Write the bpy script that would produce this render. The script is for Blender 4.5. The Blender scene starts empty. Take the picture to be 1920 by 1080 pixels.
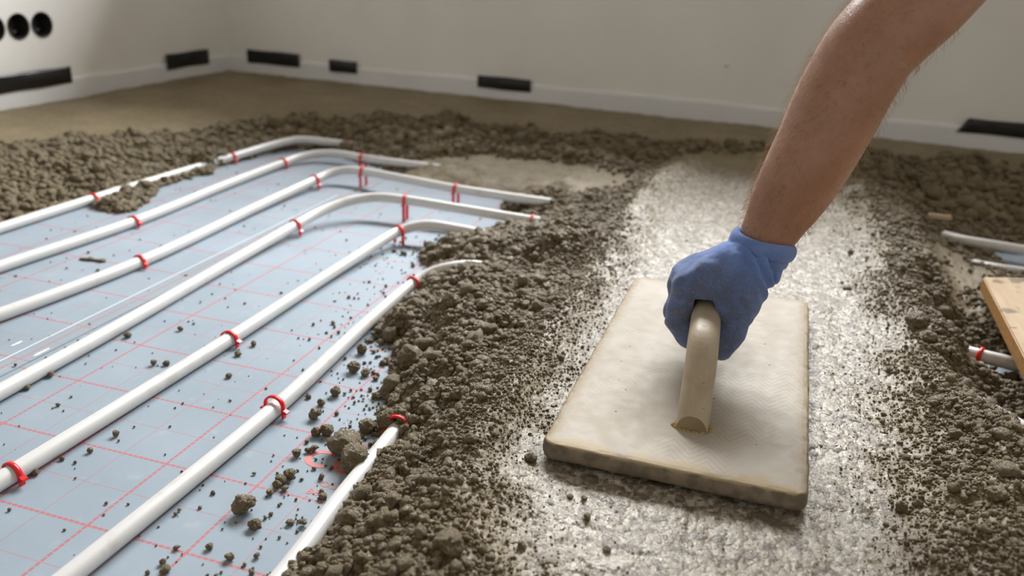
import bpy, bmesh, math, random
import numpy as np
from mathutils import Vector, Matrix, Euler

SC = bpy.context.scene
COL = SC.collection
rng = np.random.default_rng(7)
random.seed(7)

# ------------------------------------------------------------------ camera
FPX = 1585.0
PITCH, YAW, ROLL = 1.19119449, 0.3021342, 0.0426242843
CAM = np.array([0.714004582, -0.458579422, 0.470725234])
RM = Matrix.Rotation(YAW, 3, 'Z') @ Matrix.Rotation(PITCH, 3, 'X') @ Matrix.Rotation(ROLL, 3, 'Z')
RN = np.array(RM)
cd = bpy.data.cameras.new('camera')
cam = bpy.data.objects.new('camera', cd)
COL.objects.link(cam)
cam.matrix_world = Matrix.Translation(Vector(CAM)) @ RM.to_4x4()
cd.sensor_width = 36
cd.lens = FPX / 1920 * 36
cd.clip_start = 0.01
cd.dof.use_dof = True
cd.dof.focus_distance = 0.80
cd.dof.aperture_fstop = 4.6
SC.camera = cam

# ------------------------------------------------------------------ light
world = bpy.data.worlds.new('world')
SC.world = world
world.use_nodes = True
bg = world.node_tree.nodes['Background']
bg.inputs[0].default_value = (1.0, 0.94, 0.85, 1)
bg.inputs[1].default_value = 0.38
ld = bpy.data.lights.new('window_daylight', 'AREA')
ld.shape = 'RECTANGLE'
ld.size, ld.size_y = 5.2, 1.2
ld.energy = 580
ld.color = (0.97, 0.985, 1.0)
lo = bpy.data.objects.new('window_daylight', ld)
COL.objects.link(lo)
lo.location = (0.75, 4.5, 3.4)
lo.rotation_euler = (math.radians(-52), 0, 0)      # -Z towards the room, slightly down
SC.view_settings.view_transform = 'Standard'
SC.view_settings.look = 'None'
SC.view_settings.gamma = 1
SC.view_settings.use_curve_mapping = False
SC.view_settings.exposure = 0.40

# ------------------------------------------------------------------ helpers
def ray(px, py):
    return RN @ np.array([(px - 960) / FPX, -(py - 540) / FPX, -1.0])
def at(px, py, z=0.0):
    d = ray(px, py)
    return Vector(CAM + d * ((z - CAM[2]) / d[2]))
def aty(px, py, y):
    d = ray(px, py)
    return Vector(CAM + d * ((y - CAM[1]) / d[1]))

def tag(o, label=None, cat=None, group=None, kind=None):
    if label: o['label'] = label
    if cat: o['category'] = cat
    if group: o['group'] = group
    if kind: o['kind'] = kind
    return o
def empty(name, loc, label, cat, group=None, rot=None):
    o = bpy.data.objects.new(name, None)
    o.empty_display_size = 0.02
    COL.objects.link(o)
    o.location = loc
    if rot: o.rotation_euler = rot
    return tag(o, label, cat, group)
def link(name, me, mat=None, parent=None, smooth=True):
    if mat is not None and not me.materials: me.materials.append(mat)
    if smooth and len(me.polygons):
        me.polygons.foreach_set('use_smooth', np.ones(len(me.polygons), dtype=bool))
    o = bpy.data.objects.new(name, me)
    COL.objects.link(o)
    if parent is not None: o.parent = parent
    return o
def mesh_np(name, V, F):
    me = bpy.data.meshes.new(name)
    V = np.asarray(V, np.float32); F = np.asarray(F, np.int32)
    n = F.shape[1]
    me.vertices.add(len(V)); me.vertices.foreach_set('co', V.ravel())
    me.loops.add(F.size); me.loops.foreach_set('vertex_index', F.ravel())
    me.polygons.add(len(F))
    me.polygons.foreach_set('loop_start', np.arange(0, F.size, n, dtype=np.int32))
    me.polygons.foreach_set('loop_total', np.full(len(F), n, dtype=np.int32))
    me.update(calc_edges=True)
    return me
def mesh_pd(name, V, F):
    me = bpy.data.meshes.new(name)
    me.from_pydata([tuple(v) for v in V], [], [tuple(f) for f in F])
    me.update()
    return me
def from_bm(name, bm):
    me = bpy.data.meshes.new(name)
    bmesh.ops.recalc_face_normals(bm, faces=bm.faces)
    bm.to_mesh(me); bm.free()
    return me

# value noise in numpy -------------------------------------------------
def h3(ix, iy, iz, s=0):
    n = (ix.astype(np.int64) * 374761393 + iy.astype(np.int64) * 668265263 + iz.astype(np.int64) * 2147483647 + s * 974711) & 0xffffffff
    n = ((n ^ (n >> 13)) * 1274126177) & 0xffffffff
    n = ((n ^ (n >> 16)) * 2246822519) & 0xffffffff
    return ((n ^ (n >> 15)) & 0xffffff) / float(0xffffff)
def vn2(x, y, s=0):
    ix, iy = np.floor(x), np.floor(y)
    fx, fy = x - ix, y - iy
    fx = fx * fx * fx * (fx * (fx * 6 - 15) + 10); fy = fy * fy * fy * (fy * (fy * 6 - 15) + 10)
    z = np.zeros_like(ix)
    a, b = h3(ix, iy, z, s), h3(ix + 1, iy, z, s)
    c, d = h3(ix, iy + 1, z, s), h3(ix + 1, iy + 1, z, s)
    return (a * (1 - fx) + b * fx) * (1 - fy) + (c * (1 - fx) + d * fx) * fy - 0.5
def vn3(x, y, z, s=0):
    ix, iy, iz = np.floor(x), np.floor(y), np.floor(z)
    fx, fy, fz = x - ix, y - iy, z - iz
    fx = fx * fx * (3 - 2 * fx); fy = fy * fy * (3 - 2 * fy); fz = fz * fz * (3 - 2 * fz)
    r = 0
    for dz, wz in ((0, 1 - fz), (1, fz)):
        for dy, wy in ((0, 1 - fy), (1, fy)):
            for dx, wx in ((0, 1 - fx), (1, fx)):
                r = r + h3(ix + dx, iy + dy, iz + dz, s) * wx * wy * wz
    return r - 0.5
def fbm2(x, y, s=0, o=4):
    r = 0; a = 1.0
    for k in range(o):
        r = r + a * vn2(x * 2 ** k + 17.3 * k, y * 2 ** k - 9.1 * k, s + k); a *= 0.5
    return r
def cell2(x, y, s=0):
    """rounded lumps: 1 at a cell's centre falling to 0"""
    ix, iy = np.floor(x), np.floor(y)
    best = np.full(x.shape, 9.0); z = np.zeros_like(ix)
    for dx in (-1, 0, 1):
        for dy in (-1, 0, 1):
            jx, jy = ix + dx, iy + dy
            px = jx + h3(jx, jy, z, s); py = jy + h3(jx, jy, z, s + 5)
            rr = 0.55 + 0.45 * h3(jx, jy, z, s + 9)
            best = np.minimum(best, ((px - x) ** 2 + (py - y) ** 2) / rr ** 2)
    return np.sqrt(np.clip(1 - best, 0, 1))
def sstep(a, b, x):
    t = np.clip((x - a) / (b - a), 0, 1)
    return t * t * (3 - 2 * t)
def seg_dist(X, Y, P, closed=True):
    D = np.full(X.shape, 1e9)
    n = len(P)
    for i in range(n if closed else n - 1):
        ax, ay = P[i][:2]; bx, by = P[(i + 1) % n][:2]
        vx, vy = bx - ax, by - ay
        t = np.clip(((X - ax) * vx + (Y - ay) * vy) / (vx * vx + vy * vy + 1e-12), 0, 1)
        D = np.minimum(D, (X - ax - t * vx) ** 2 + (Y - ay - t * vy) ** 2)
    return np.sqrt(D)
def inside(X, Y, P):
    r = np.zeros(X.shape, bool); n = len(P)
    for i in range(n):
        ax, ay = P[i][:2]; bx, by = P[(i + 1) % n][:2]
        c = (ay > Y) != (by > Y)
        with np.errstate(divide='ignore', invalid='ignore'):
            r ^= c & (X < (bx - ax) * (Y - ay) / (by - ay + 1e-15) + ax)
    return r
def sdist(X, Y, P):
    d = seg_dist(X, Y, P)
    return np.where(inside(X, Y, P), -d, d)

# materials -------------------------------------------------------------
class NT:
    def __init__(s, name):
        s.m = bpy.data.materials.new(name); s.m.use_nodes = True
        s.t = s.m.node_tree; s.n = s.t.nodes; s.b = s.n['Principled BSDF']
    def node(s, kind, **kw):
        n = s.n.new(kind)
        for k, v in kw.items():
            if k.startswith('i_'): n.inputs[int(k[2:])].default_value = v
            else: setattr(n, k, v)
        return n
    def l(s, a, b): s.t.links.new(a, b)
    def val(s, x, sock):
        if isinstance(x, (int, float)): sock.default_value = x
        else: s.l(x, sock)
    def math(s, op, a, b=0.0, c=None, clamp=False):
        n = s.n.new('ShaderNodeMath'); n.operation = op; n.use_clamp = clamp
        s.val(a, n.inputs[0]); s.val(b, n.inputs[1])
        if c is not None: s.val(c, n.inputs[2])
        return n.outputs[0]
    def noise(s, vec, scale, detail=4, rough=0.55):
        n = s.n.new('ShaderNodeTexNoise'); n.inputs['Scale'].default_value = scale
        n.inputs['Detail'].default_value = detail; n.inputs['Roughness'].default_value = rough
        s.l(vec, n.inputs['Vector']); return n.outputs[0]
    def voro(s, vec, scale, feat='F1'):
        n = s.n.new('ShaderNodeTexVoronoi'); n.feature = feat; n.inputs['Scale'].default_value = scale
        s.l(vec, n.inputs['Vector']); return n
    def ramp(s, x, lo, hi, a=0.0, b=1.0):
        n = s.n.new('ShaderNodeMapRange'); n.inputs[1].default_value = lo; n.inputs[2].default_value = hi
        n.inputs[3].default_value = a; n.inputs[4].default_value = b
        s.l(x, n.inputs[0]); return n.outputs[0]
    def mix(s, f, a, b):
        n = s.n.new('ShaderNodeMix'); n.data_type = 'RGBA'
        s.val(f, n.inputs[0])
        for x, k in ((a, 6), (b, 7)):
            if isinstance(x, tuple): n.inputs[k].default_value = (*x, 1) if len(x) == 3 else x
            else: s.l(x, n.inputs[k])
        return n.outputs[2]
    def co(s, which='Object'):
        return s.n.new('ShaderNodeTexCoord').outputs[which]
    def geo(s):
        return s.n.new('ShaderNodeNewGeometry').outputs['Position']
    def bump(s, h, strength=0.5, dist=0.001):
        n = s.n.new('ShaderNodeBump'); n.inputs['Strength'].default_value = strength
        n.inputs['Distance'].default_value = dist; s.l(h, n.inputs['Height']); s.l(n.outputs[0], s.b.inputs['Normal'])
    def set(s, col=None, rough=None, spec=None, **kw):
        if col is not None:
            if isinstance(col, tuple): s.b.inputs['Base Color'].default_value = (*col, 1)
            else: s.l(col, s.b.inputs['Base Color'])
        if rough is not None: s.val(rough, s.b.inputs['Roughness'])
        if spec is not None: s.val(spec, s.b.inputs['Specular IOR Level'])
        for k, v in kw.items(): s.b.inputs[k.replace('_', ' ')].default_value = v
        return s.m
def lin(r, g, b):
    f = lambda c: (c / 255 / 12.92) if c / 255 <= 0.04045 else ((c / 255 + 0.055) / 1.055) ** 2.4
    return (f(r), f(g), f(b))

def mat_mortar(name, flat):
    m = NT(name); P = m.geo()
    n1 = m.noise(P, 9, 5); n2 = m.noise(P, 420, 3, 0.6); n3 = m.noise(P, 90, 3)
    base = m.mix(m.ramp(n1, 0.3, 0.7), (0.162, 0.118, 0.057), (0.240, 0.182, 0.094))
    base = m.mix(m.ramp(n2, 0.42, 0.62, 0, 0.55), base, (0.29, 0.235, 0.145))
    base = m.mix(m.ramp(n2, 0.40, 0.30, 0, 0.6), base, (0.055, 0.040, 0.022))
    if flat:
        a = m.n.new('ShaderNodeAttribute'); a.attribute_name = 'compact'
        comp = a.outputs['Fac']
        mp = m.n.new('ShaderNodeMapping'); mp.inputs['Scale'].default_value = (1.25, 0.8, 1); m.l(P, mp.inputs[0])
        v = m.voro(mp.outputs[0], 210)
        v2 = m.voro(mp.outputs[0], 95)
        # floated paste: sand grains in darker pits, colour lightened to stand in for glare
        pas = m.mix(m.ramp(v.outputs['Color'], 0.2, 0.85), (0.22, 0.176, 0.118), (0.52, 0.47, 0.385))
        pas = m.mix(m.math('MULTIPLY', m.ramp(n3, 0.50, 0.60), 0.85), pas, (0.125, 0.098, 0.066))
        pas = m.mix(m.math('MULTIPLY', m.ramp(v2.outputs['Distance'], 0.14, 0.05), 0.5), pas, (0.6, 0.57, 0.52))
        col = m.mix(m.ramp(comp, 0.35, 0.95), base, pas)
        hgt = m.math('ADD', m.math('MULTIPLY', n2, 0.6), m.math('ADD', m.math('MULTIPLY', n3, 1.3), m.math('MULTIPLY', v.outputs['Distance'], -0.5)))
        m.bump(hgt, 0.8, 0.0022)
        rgh = m.math('ADD', m.ramp(comp, 0.2, 1, 0.5, 0.30), m.math('MULTIPLY', m.math('SUBTRACT', n3, 0.5), 0.5))
        return m.set(col, rgh, 0.5)
    m.bump(m.math('ADD', n2, m.noise(P, 900, 2)), 1.0, 0.0024)
    return m.set(base, 0.36, 0.45)
M_SCREED = mat_mortar('mortar_bed', True)
M_CLOD = mat_mortar('mortar_lumps', False)

def mat_foil(name, ox, oy):
    """grey foil with a printed red grid: dashed 10 cm lines, fine 5 cm lines"""
    m = NT(name); P = m.geo()
    sp = m.n.new('ShaderNodeSeparateXYZ'); m.l(P, sp.inputs[0])
    X = m.math('SUBTRACT', sp.outputs[0], ox - 10.0); Y = m.math('SUBTRACT', sp.outputs[1], oy - 10.0)
    def line(c, per, w, other, dash, gap):
        d = m.math('ABSOLUTE', m.math('SUBTRACT', m.math('FRACT', m.math('ADD', m.math('DIVIDE', c, per), 0.5)), 0.5))
        on = m.math('LESS_THAN', d, w / per / 2)
        ds = m.math('LESS_THAN', m.math('FRACT', m.math('DIVIDE', other, dash)), gap)
        return m.math('MULTIPLY', on, ds)
    thick = m.math('MAXIMUM', line(X, 0.1, 0.0030, Y, 0.0062, 0.80), line(Y, 0.1, 0.0030, X, 0.0062, 0.80))
    thin = m.math('MAXIMUM', line(X, 0.05, 0.0013, Y, 0.0035, 0.85), line(Y, 0.05, 0.0013, X, 0.0035, 0.85))
    n = m.noise(P, 6, 4); n2 = m.noise(P, 45, 4)
    base = m.mix(m.ramp(n, 0.35, 0.65), (0.285, 0.345, 0.40), (0.335, 0.395, 0.452))
    base = m.mix(m.ramp(n2, 0.6, 0.8, 0, 0.25), base, (0.60, 0.61, 0.61))
    col = m.mix(m.math('MULTIPLY', thin, 0.5), base, (0.50, 0.17, 0.17))
    col = m.mix(m.math('MULTIPLY', thick, 0.66), col, (0.54, 0.12, 0.12))
    m.bump(m.math('ADD', n2, m.math('MULTIPLY', m.noise(P, 12, 2), 2)), 0.12, 0.002)
    return m.set(col, m.ramp(n, 0.3, 0.7, 0.5, 0.66), 0.22)
M_FOIL_R = mat_foil('foil_print_right', 0.0, 0.0)
M_FOIL_L = mat_foil('foil_print_left', 0.0, 0.015)

def mat_pipe():
    m = NT('white_pipe'); P = m.geo()
    n = m.noise(P, 60, 4); n2 = m.noise(P, 14, 3)
    col = m.mix(m.ramp(m.math('MULTIPLY', n, n2), 0.30, 0.42, 0, 0.5), (0.70, 0.69, 0.67), (0.55, 0.50, 0.43))
    return m.set(col, 0.32, 0.5, Subsurface_Weight=0.08, Subsurface_Scale=0.004)
M_PIPE = mat_pipe()
def mat_simple(name, col, rough=0.5, spec=0.5, bs=None, bscale=200, bd=0.001, var=None, vscale=20):
    m = NT(name); P = m.geo()
    c = col
    if var: c = m.mix(m.ramp(m.noise(P, vscale, 4), 0.35, 0.65), col, var)
    if bs: m.bump(m.noise(P, bscale, 3), bs, bd)
    return m.set(c, rough, spec)
M_RED = mat_simple('red_plastic', (0.78, 0.018, 0.022), 0.3, 0.5)
M_RED.node_tree.nodes['Principled BSDF'].inputs['Subsurface Weight'].default_value = 0.15
M_RED.node_tree.nodes['Principled BSDF'].inputs['Subsurface Scale'].default_value = 0.003
M_PRINT = mat_simple('red_print', (0.62, 0.16, 0.15), 0.5)
M_WALL = mat_simple('plaster_wall', (0.82, 0.795, 0.75), 0.85, 0.2, 0.3, 60, 0.002, (0.87, 0.85, 0.815), 3.5)
M_STRIP = mat_simple('foam_strip', (0.74, 0.74, 0.74), 0.6, 0.35, 0.2, 30, 0.002, (0.80, 0.80, 0.80), 5)
M_TAPE = mat_simple('black_tape', (0.011, 0.010, 0.010), 0.33, 0.5, 0.5, 26, 0.006)
M_BLACK = mat_simple('black_plastic', (0.014, 0.013, 0.012), 0.45, 0.4)
M_FLOOR = mat_simple('subfloor_concrete', (0.25, 0.24, 0.22), 0.9)
M_CLEAR = mat_simple('clear_tape', (0.56, 0.60, 0.63), 0.18, 0.5)
M_WHITE = mat_simple('white_scrap', (0.8, 0.8, 0.8), 0.6)
M_FRAME = mat_simple('window_white', (0.75, 0.75, 0.74), 0.4)
M_STICK = mat_simple('pale_wood', (0.55, 0.42, 0.28), 0.7)
M_GLUE = mat_simple('yellow_foam_glue', (0.46, 0.31, 0.12), 0.7, 0.3, 0.5, 300, 0.001, (0.33, 0.22, 0.09), 150)

# ------------------------------------------------------------------ room shell
WLA, WC, WBB = Vector((-1.222, -1.6, 0)), Vector((-1.138, 2.089, 0)), Vector((2.6, 1.857, 0))
ul = (WC - WLA).normalized(); ub = (WBB - WC).normalized()
nl = Vector((ul.y, -ul.x, 0))       # into the room
nb = Vector((ub.y, -ub.x, 0))
if nl.x < 0: nl = -nl
if nb.y > 0: nb = -nb
S0 = (Vector((-1.159, 1.173, 0)) - WLA).length       # where the left wall's pixel measurements start

bm = bmesh.new(); bmesh.ops.create_cube(bm, size=1)
bmesh.ops.scale(bm, vec=(5.2, 5.2, 0.1), verts=bm.verts)
o = link('floor', from_bm('floor', bm), M_FLOOR, smooth=False); o.location = (0.7, 0.4, -0.0532); tag(o, kind='structure')

HOLES = [(0.024 + S0 - 0.002, 0.2435), (0.095 + S0, 0.2435), (0.167 + S0, 0.2435)]
HR = 0.031
def left_wall():
    """plaster wall with three round openings; local frame s along wall, z up"""
    V = []; F = []
    L = (WC - WLA).length; H = 2.6; T = 0.11
    def add(s, z, dpt=0.0):
        p = WLA + ul * s - nl * dpt + Vector((0, 0, z)); V.append(p); return len(V) - 1
    def quad(s0, s1, z0, z1): F.append([add(s0, z0), add(s1, z0), add(s1, z1), add(s0, z1)])
    q = 0.0345
    z0, z1 = HOLES[0][1] - q, HOLES[0][1] + q
    sa, sb = HOLES[0][0] - q, HOLES[2][0] + q
    quad(0, L, -0.06, z0); quad(0, L, z1, H); quad(0, sa, z0, z1); quad(sb, L, z0, z1)
    for i in (0, 1):
        quad(HOLES[i][0] + q, HOLES[i + 1][0] - q, z0, z1)
    N = 48
    for (s, z) in HOLES:
        ring = []; outer = []; back = []
        for k in range(N):
            a = 2 * math.pi * (k + 0.5) / N; c, n = math.cos(a), math.sin(a)
            f = q / max(abs(c), abs(n))
            ring.append(add(s + HR * c, z + HR * n)); outer.append(add(s + f * c, z + f * n)); back.append(add(s + HR * c, z + HR * n, 0.07))
        for k in range(N):
            j = (k + 1) % N
            F.append([outer[k], outer[j], ring[j], ring[k]]); F.append([ring[k], ring[j], back[j], back[k]])
        # corners of the square
        cs = [add(s + q * x, z + q * y) for x, y in ((1, 1), (-1, 1), (-1, -1), (1, -1))]
        for ci, k in zip(cs, (N // 8 - 1, 3 * N // 8 - 1, 5 * N // 8 - 1, 7 * N // 8 - 1)):
            F.append([ci, outer[k], outer[(k + 1) % N]][::-1])
    # back and ends give it thickness
    b = [add(0, -0.06, T), add(L, -0.06, T), add(L, H, T), add(0, H, T)]; F.append(b[::-1])
    f = [add(0, -0.06), add(L, -0.06), add(L, H), add(0, H)]
    for i in range(4): F.append([f[i], f[(i + 1) % 4], b[(i + 1) % 4], b[i]])
    return mesh_pd('wall_left', V, F)
tag(link('wall_left', left_wall(), M_WALL, smooth=False), kind='structure')

def prism_along(A, u, n, s0, s1, z0, z1, d0, d1):
    """box against a wall: s along, z up, d out of the wall"""
    V = []
    for d in (d0, d1):
        for (s, z) in ((s0, z0), (s1, z0), (s1, z1), (s0, z1)): V.append(A + u * s + n * d + Vector((0, 0, z)))
    F = [(0, 1, 2, 3), (7, 6, 5, 4), (0, 4, 5, 1), (1, 5, 6, 2), (2, 6, 7, 3), (3, 7, 4, 0)]
    return V, F
def join_boxes(name, boxes):
    V = []; F = []
    for (v, f) in boxes:
        o = len(V); V += v; F += [tuple(i + o for i in q) for q in f]
    me = mesh_pd(name, V, F); bm = bmesh.new(); bm.from_mesh(me); bpy.data.meshes.remove(me)
    return from_bm(name, bm)
LB = (WBB - WC).length
wx0, wx1, wz0, wz1 = 0.38, 2.40, 0.92, 2.1
tag(link('wall_back', join_boxes('wall_back', [
    prism_along(WC, ub, nb, -0.12, LB, -0.06, wz0, -0.25, 0), prism_along(WC, ub, nb, -0.12, LB, wz1, 2.6, -0.25, 0),
    prism_along(WC, ub, nb, -0.12, wx0, wz0, wz1, -0.25, 0), prism_along(WC, ub, nb, wx1, LB, wz0, wz1, -0.25, 0)]), M_WALL, smooth=False), kind='structure')
bm = bmesh.new(); bmesh.ops.create_cube(bm, size=1); bmesh.ops.scale(bm, vec=(4.6, 4.3, 0.1), verts=bm.verts)
o = link('ceiling', from_bm('ceiling', bm), M_WALL, smooth=False); o.location = (0.75, 0.15, 2.65); tag(o, kind='structure')
fr = 0.05
tag(link('window_1', join_boxes('window_1', [
    prism_along(WC, ub, nb, wx0, wx1, wz0, wz0 + fr, -0.2, -0.14), prism_along(WC, ub, nb, wx0, wx1, wz1 - fr, wz1, -0.2, -0.14),
    prism_along(WC, ub, nb, wx0, wx0 + fr, wz0, wz1, -0.2, -0.14), prism_along(WC, ub, nb, wx1 - fr, wx1, wz0, wz1, -0.2, -0.14),
    prism_along(WC, ub, nb, 1.48, 1.53, wz0, wz1, -0.2, -0.14)]), M_FRAME, smooth=False), kind='structure')

def strip(name, A, u, n, L, label):
    """foam edge strip: gently wavy top lip against the wall"""
    V = []; F = []; N = 60
    for i in range(N + 1):
        s = L * i / N
        w = 0.0012 * math.sin(s * 9) + 0.001 * math.sin(s * 23 + 1)
        for (d, z) in ((0.0, 0.0), (0.0085 + w, 0.0), (0.0085 + w, 0.094 + w), (0.0065 + w, 0.099 + w), (0.0, 0.1005 + w)):
            V.append(A + u * s + n * d + Vector((0, 0, z)))
        if i:
            a, b = (i - 1) * 5, i * 5
            for k in range(4): F.append((a + k, b + k, b + k + 1, a + k + 1))
    me = mesh_pd(name, V, F); bm = bmesh.new(); bm.from_mesh(me)
    return tag(link(name, from_bm(name, bm), M_STRIP, smooth=False), label, 'edge strip', 'foam edge strips around the room')
strip('edge_strip', WLA, ul, nl, (WC - WLA).length - 0.001, 'pale foam edge strip running along the foot of the left wall')
strip('edge_strip', WC, ub, nb, LB, 'pale foam edge strip running along the foot of the back wall')

def tape(A, u, n, s0, s1, z0, z1, label, bulge=0.003, skew=0.0):
    V = []; NX, NZ = 24, 8
    for j in range(NZ + 1):
        for i in range(NX + 1):
            s = s0 + (s1 - s0) * i / NX; z = z0 + (z1 - z0) * j / NZ
            s += skew * (j / NZ) * (1 - i / NX)
            t = j / NZ
            d = 0.0122 + bulge * math.sin(math.pi * t) * (0.6 + 0.4 * math.sin(s * 31)) - 0.0 * t
            V.append(A + u * s + n * d + Vector((0, 0, z + 0.0008 * math.sin(s * 40 + z * 90))))
    F = [(j * (NX + 1) + i, j * (NX + 1) + i + 1, (j + 1) * (NX + 1) + i + 1, (j + 1) * (NX + 1) + i) for j in range(NZ) for i in range(NX)]
    bm = bmesh.new(); me = mesh_pd('t', V, F); bm.from_mesh(me)
    g = bmesh.ops.extrude_face_region(bm, geom=bm.faces[:])
    bmesh.ops.translate(bm, verts=[v for v in g['geom'] if isinstance(v, bmesh.types.BMVert)], vec=-n * 0.0022)
    return tag(link('tape_patch', from_bm('tape_patch', bm), M_TAPE), label, 'tape', 'black tape patches on the foam edge strip')
tape(WLA, ul, nl, S0 - 0.12, S0 + 0.226, 0.089, 0.133, 'long glossy black tape patch on left wall under the round holes', 0.006)
tape(WLA, ul, nl, S0 + 0.600, S0 + 0.800, 0.083, 0.129, 'black tape patch on left wall close to the room corner')
tape(WC, ub, nb, 0.090, 0.298, 0.082, 0.125, 'black tape patch on back wall, nearest the room corner')
tape(WC, ub, nb, 0.414, 0.517, 0.080, 0.118, 'short black tape patch on back wall, smallest of the row')
tape(WC, ub, nb, 0.944, 1.118, 0.077, 0.114, 'black tape patch on back wall above the middle of the mortar')
tape(WC, ub, nb, 2.275, 2.62, 0.088, 0.124, 'black tape patch on back wall right of the arm, with slanted end', 0.003, 0.022)

# three flush sockets boxes
def cup(s, z, label):
    t = empty('socket_box', WLA + ul * s + nl * 0.001 + Vector((0, 0, z)), label, 'socket box', 'round empty socket boxes in the left wall')
    def W(ds, dz, d): return (ul * ds + nl * d + Vector((0, 0, dz)))
    N = 40; prof = [(0.0305, -0.001), (0.0325, 0.0012), (0.0300, 0.0016), (0.0285, -0.001), (0.0275, -0.045), (0.0240, -0.048)]
    V = []; F = []
    for (r, d) in prof:
        for k in range(N): a = 2 * math.pi * k / N; V.append(W(r * math.cos(a), r * math.sin(a), d))
    for i in range(len(prof) - 1):
        for k in range(N): j = (k + 1) % N; F.append((i * N + k, i * N + j, (i + 1) * N + j, (i + 1) * N + k))
    F.append(tuple(range((len(prof) - 1) * N, len(prof) * N)))
    link('box_shell', mesh_pd('box_shell', V, F), M_BLACK, t)
    V = []; F = []
    pts = [(0.012, -0.010, -0.045), (0.010, -0.012, -0.025), (-0.004, -0.016, -0.014), (-0.013, -0.012, -0.012), (-0.016, -0.002, -0.02)]
    for i, p in enumerate(pts):
        for k in range(8):
            a = 2 * math.pi * k / 8; V.append(W(p[0] + 0.0018 * math.cos(a), p[1] + 0.0018 * math.sin(a), p[2] + 0.0012 * math.sin(a + 1)))
    for i in range(len(pts) - 1):
        for k in range(8): j = (k + 1) % 8; F.append((i * 8 + k, i * 8 + j, i * 8 + 8 + j, i * 8 + 8 + k))
    link('cable_end', mesh_pd('cable_end', V, F), mat_cable, t)
mat_cable = mat_simple('grey_cable', (0.16, 0.155, 0.15), 0.5)
cup(*HOLES[2], 'round black socket box in left wall, nearest the room corner')
cup(*HOLES[1], 'round black socket box in left wall, the middle one of three')
cup(*HOLES[0], 'round black socket box in left wall, cut by the left frame edge')

# small blob of plaster on the back wall
def lump_mesh(name, sub, amp, seed, sq=1.0, freq=2.2, lobes=0):
    bm = bmesh.new(); bmesh.ops.create_icosphere(bm, subdivisions=sub, radius=1)
    V = np.array([v.co[:] for v in bm.verts])
    F = np.array([[v.index for v in f.verts] for f in bm.faces]); bm.free()
    r = 1 + amp * vn3(V[:, 0] * freq + seed * 3.1, V[:, 1] * freq + 11, V[:, 2] * freq + 5, seed) * 2
    r += amp * 0.5 * vn3(V[:, 0] * freq * 2.7 + seed, V[:, 1] * freq * 2.7, V[:, 2] * freq * 2.7, seed + 1) * 2
    if sub > 1:
        r += amp * 0.55 * (np.abs(vn3(V[:, 0] * 3.1 + seed, V[:, 1] * 3.1 + 7, V[:, 2] * 3.1, seed + 6)) * 4 - 0.6)
    if sub > 2:
        r += amp * 0.30 * (np.abs(vn3(V[:, 0] * 7 + seed, V[:, 1] * 7 + 7, V[:, 2] * 7, seed + 7)) * 4 - 0.6)
        r += amp * 0.32 * vn3(V[:, 0] * freq * 6 + seed, V[:, 1] * freq * 6, V[:, 2] * freq * 6, seed + 2) * 2
        r += amp * 0.22 * vn3(V[:, 0] * freq * 12 + seed, V[:, 1] * freq * 12, V[:, 2] * freq * 12, seed + 3) * 2
    g = np.random.default_rng(seed)
    for k in range(lobes):
        d = g.normal(size=3); d /= np.linalg.norm(d); d[2] *= 0.5
        r += 0.35 * np.clip((V @ d - 0.45) / 0.55, 0, 1) ** 1.2
    V = V * r[:, None]; V[:, 2] *= sq
    return V, F
V, F = lump_mesh('x', 3, 0.3, 91)
p = WC + ub * 1.681 + Vector((0, 0, 0.203))
tag(link('plaster_dab', mesh_np('plaster_dab', V * 0.006 + np.array(p), F), M_WALL), 'tiny plaster dab on the back wall left of the arm', 'plaster dab')

# ------------------------------------------------------------------ foil sheets on the floor
def slab(name, x0, x1, y0, y1, z0, z1, mat, label, cat, group=None, nx=30, ny=60, wav=0.0):
    V = []; F = []
    for j in range(ny + 1):
        for i in range(nx + 1):
            x = x0 + (x1 - x0) * i / nx; y = y0 + (y1 - y0) * j / ny
            V.append((x, y, z1 + wav * math.sin(x * 13 + y * 3) * math.sin(y * 9)))
    for j in range(ny):
        for i in range(nx):
            a = j * (nx + 1) + i; F.append((a, a + 1, a + nx + 2, a + nx + 1))
    o = len(V)
    V += [(x0, y0, z0), (x1, y0, z0), (x1, y1, z0), (x0, y1, z0)]
    F.append((o, o + 3, o + 2, o + 1))
    c = (0, nx, (ny + 1) * (nx + 1) - 1, ny * (nx + 1))
    F.append((o, o + 1, c[1], c[0])); F.append((o + 1, o + 2, c[2], c[1])); F.append((o + 2, o + 3, c[3], c[2])); F.append((o + 3, o, c[0], c[3]))
    return tag(link(name, mesh_pd(name, V, F), mat, smooth=False), label, cat, group)
foilR = slab('insulation_foil', -0.115, 2.2, -1.2, 1.85, -0.003, 0.0, M_FOIL_R, 'grey insulation foil printed with red grid, right sheet carrying the red lettering', 'foil')
foilL = slab('insulation_foil', -1.13, -0.084, -1.2, 2.05, 0.0001, 0.0010, M_FOIL_L, 'grey insulation foil printed with red grid, left sheet overlapping the other', 'foil')
def ribbon(name, pts, w, z, mat, parent, label=None):
    V = []; F = []
    for i, p in enumerate(pts):
        V += [(p[0] - w / 2, p[1], z), (p[0] + w / 2, p[1], z), (p[0] + w / 2, p[1], z + 0.0002), (p[0] - w / 2, p[1], z + 0.0002)]
        if i:
            a, b = 4 * (i - 1), 4 * i
            F += [(a + 3, a + 2, b + 2, b + 3), (a + 2, a + 1, b + 1, b + 2), (a, a + 3, b + 3, b)]
    o = link(name, mesh_pd(name, V, F), mat, parent, smooth=False)
    if label: tag(o, label)
    return o
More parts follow.
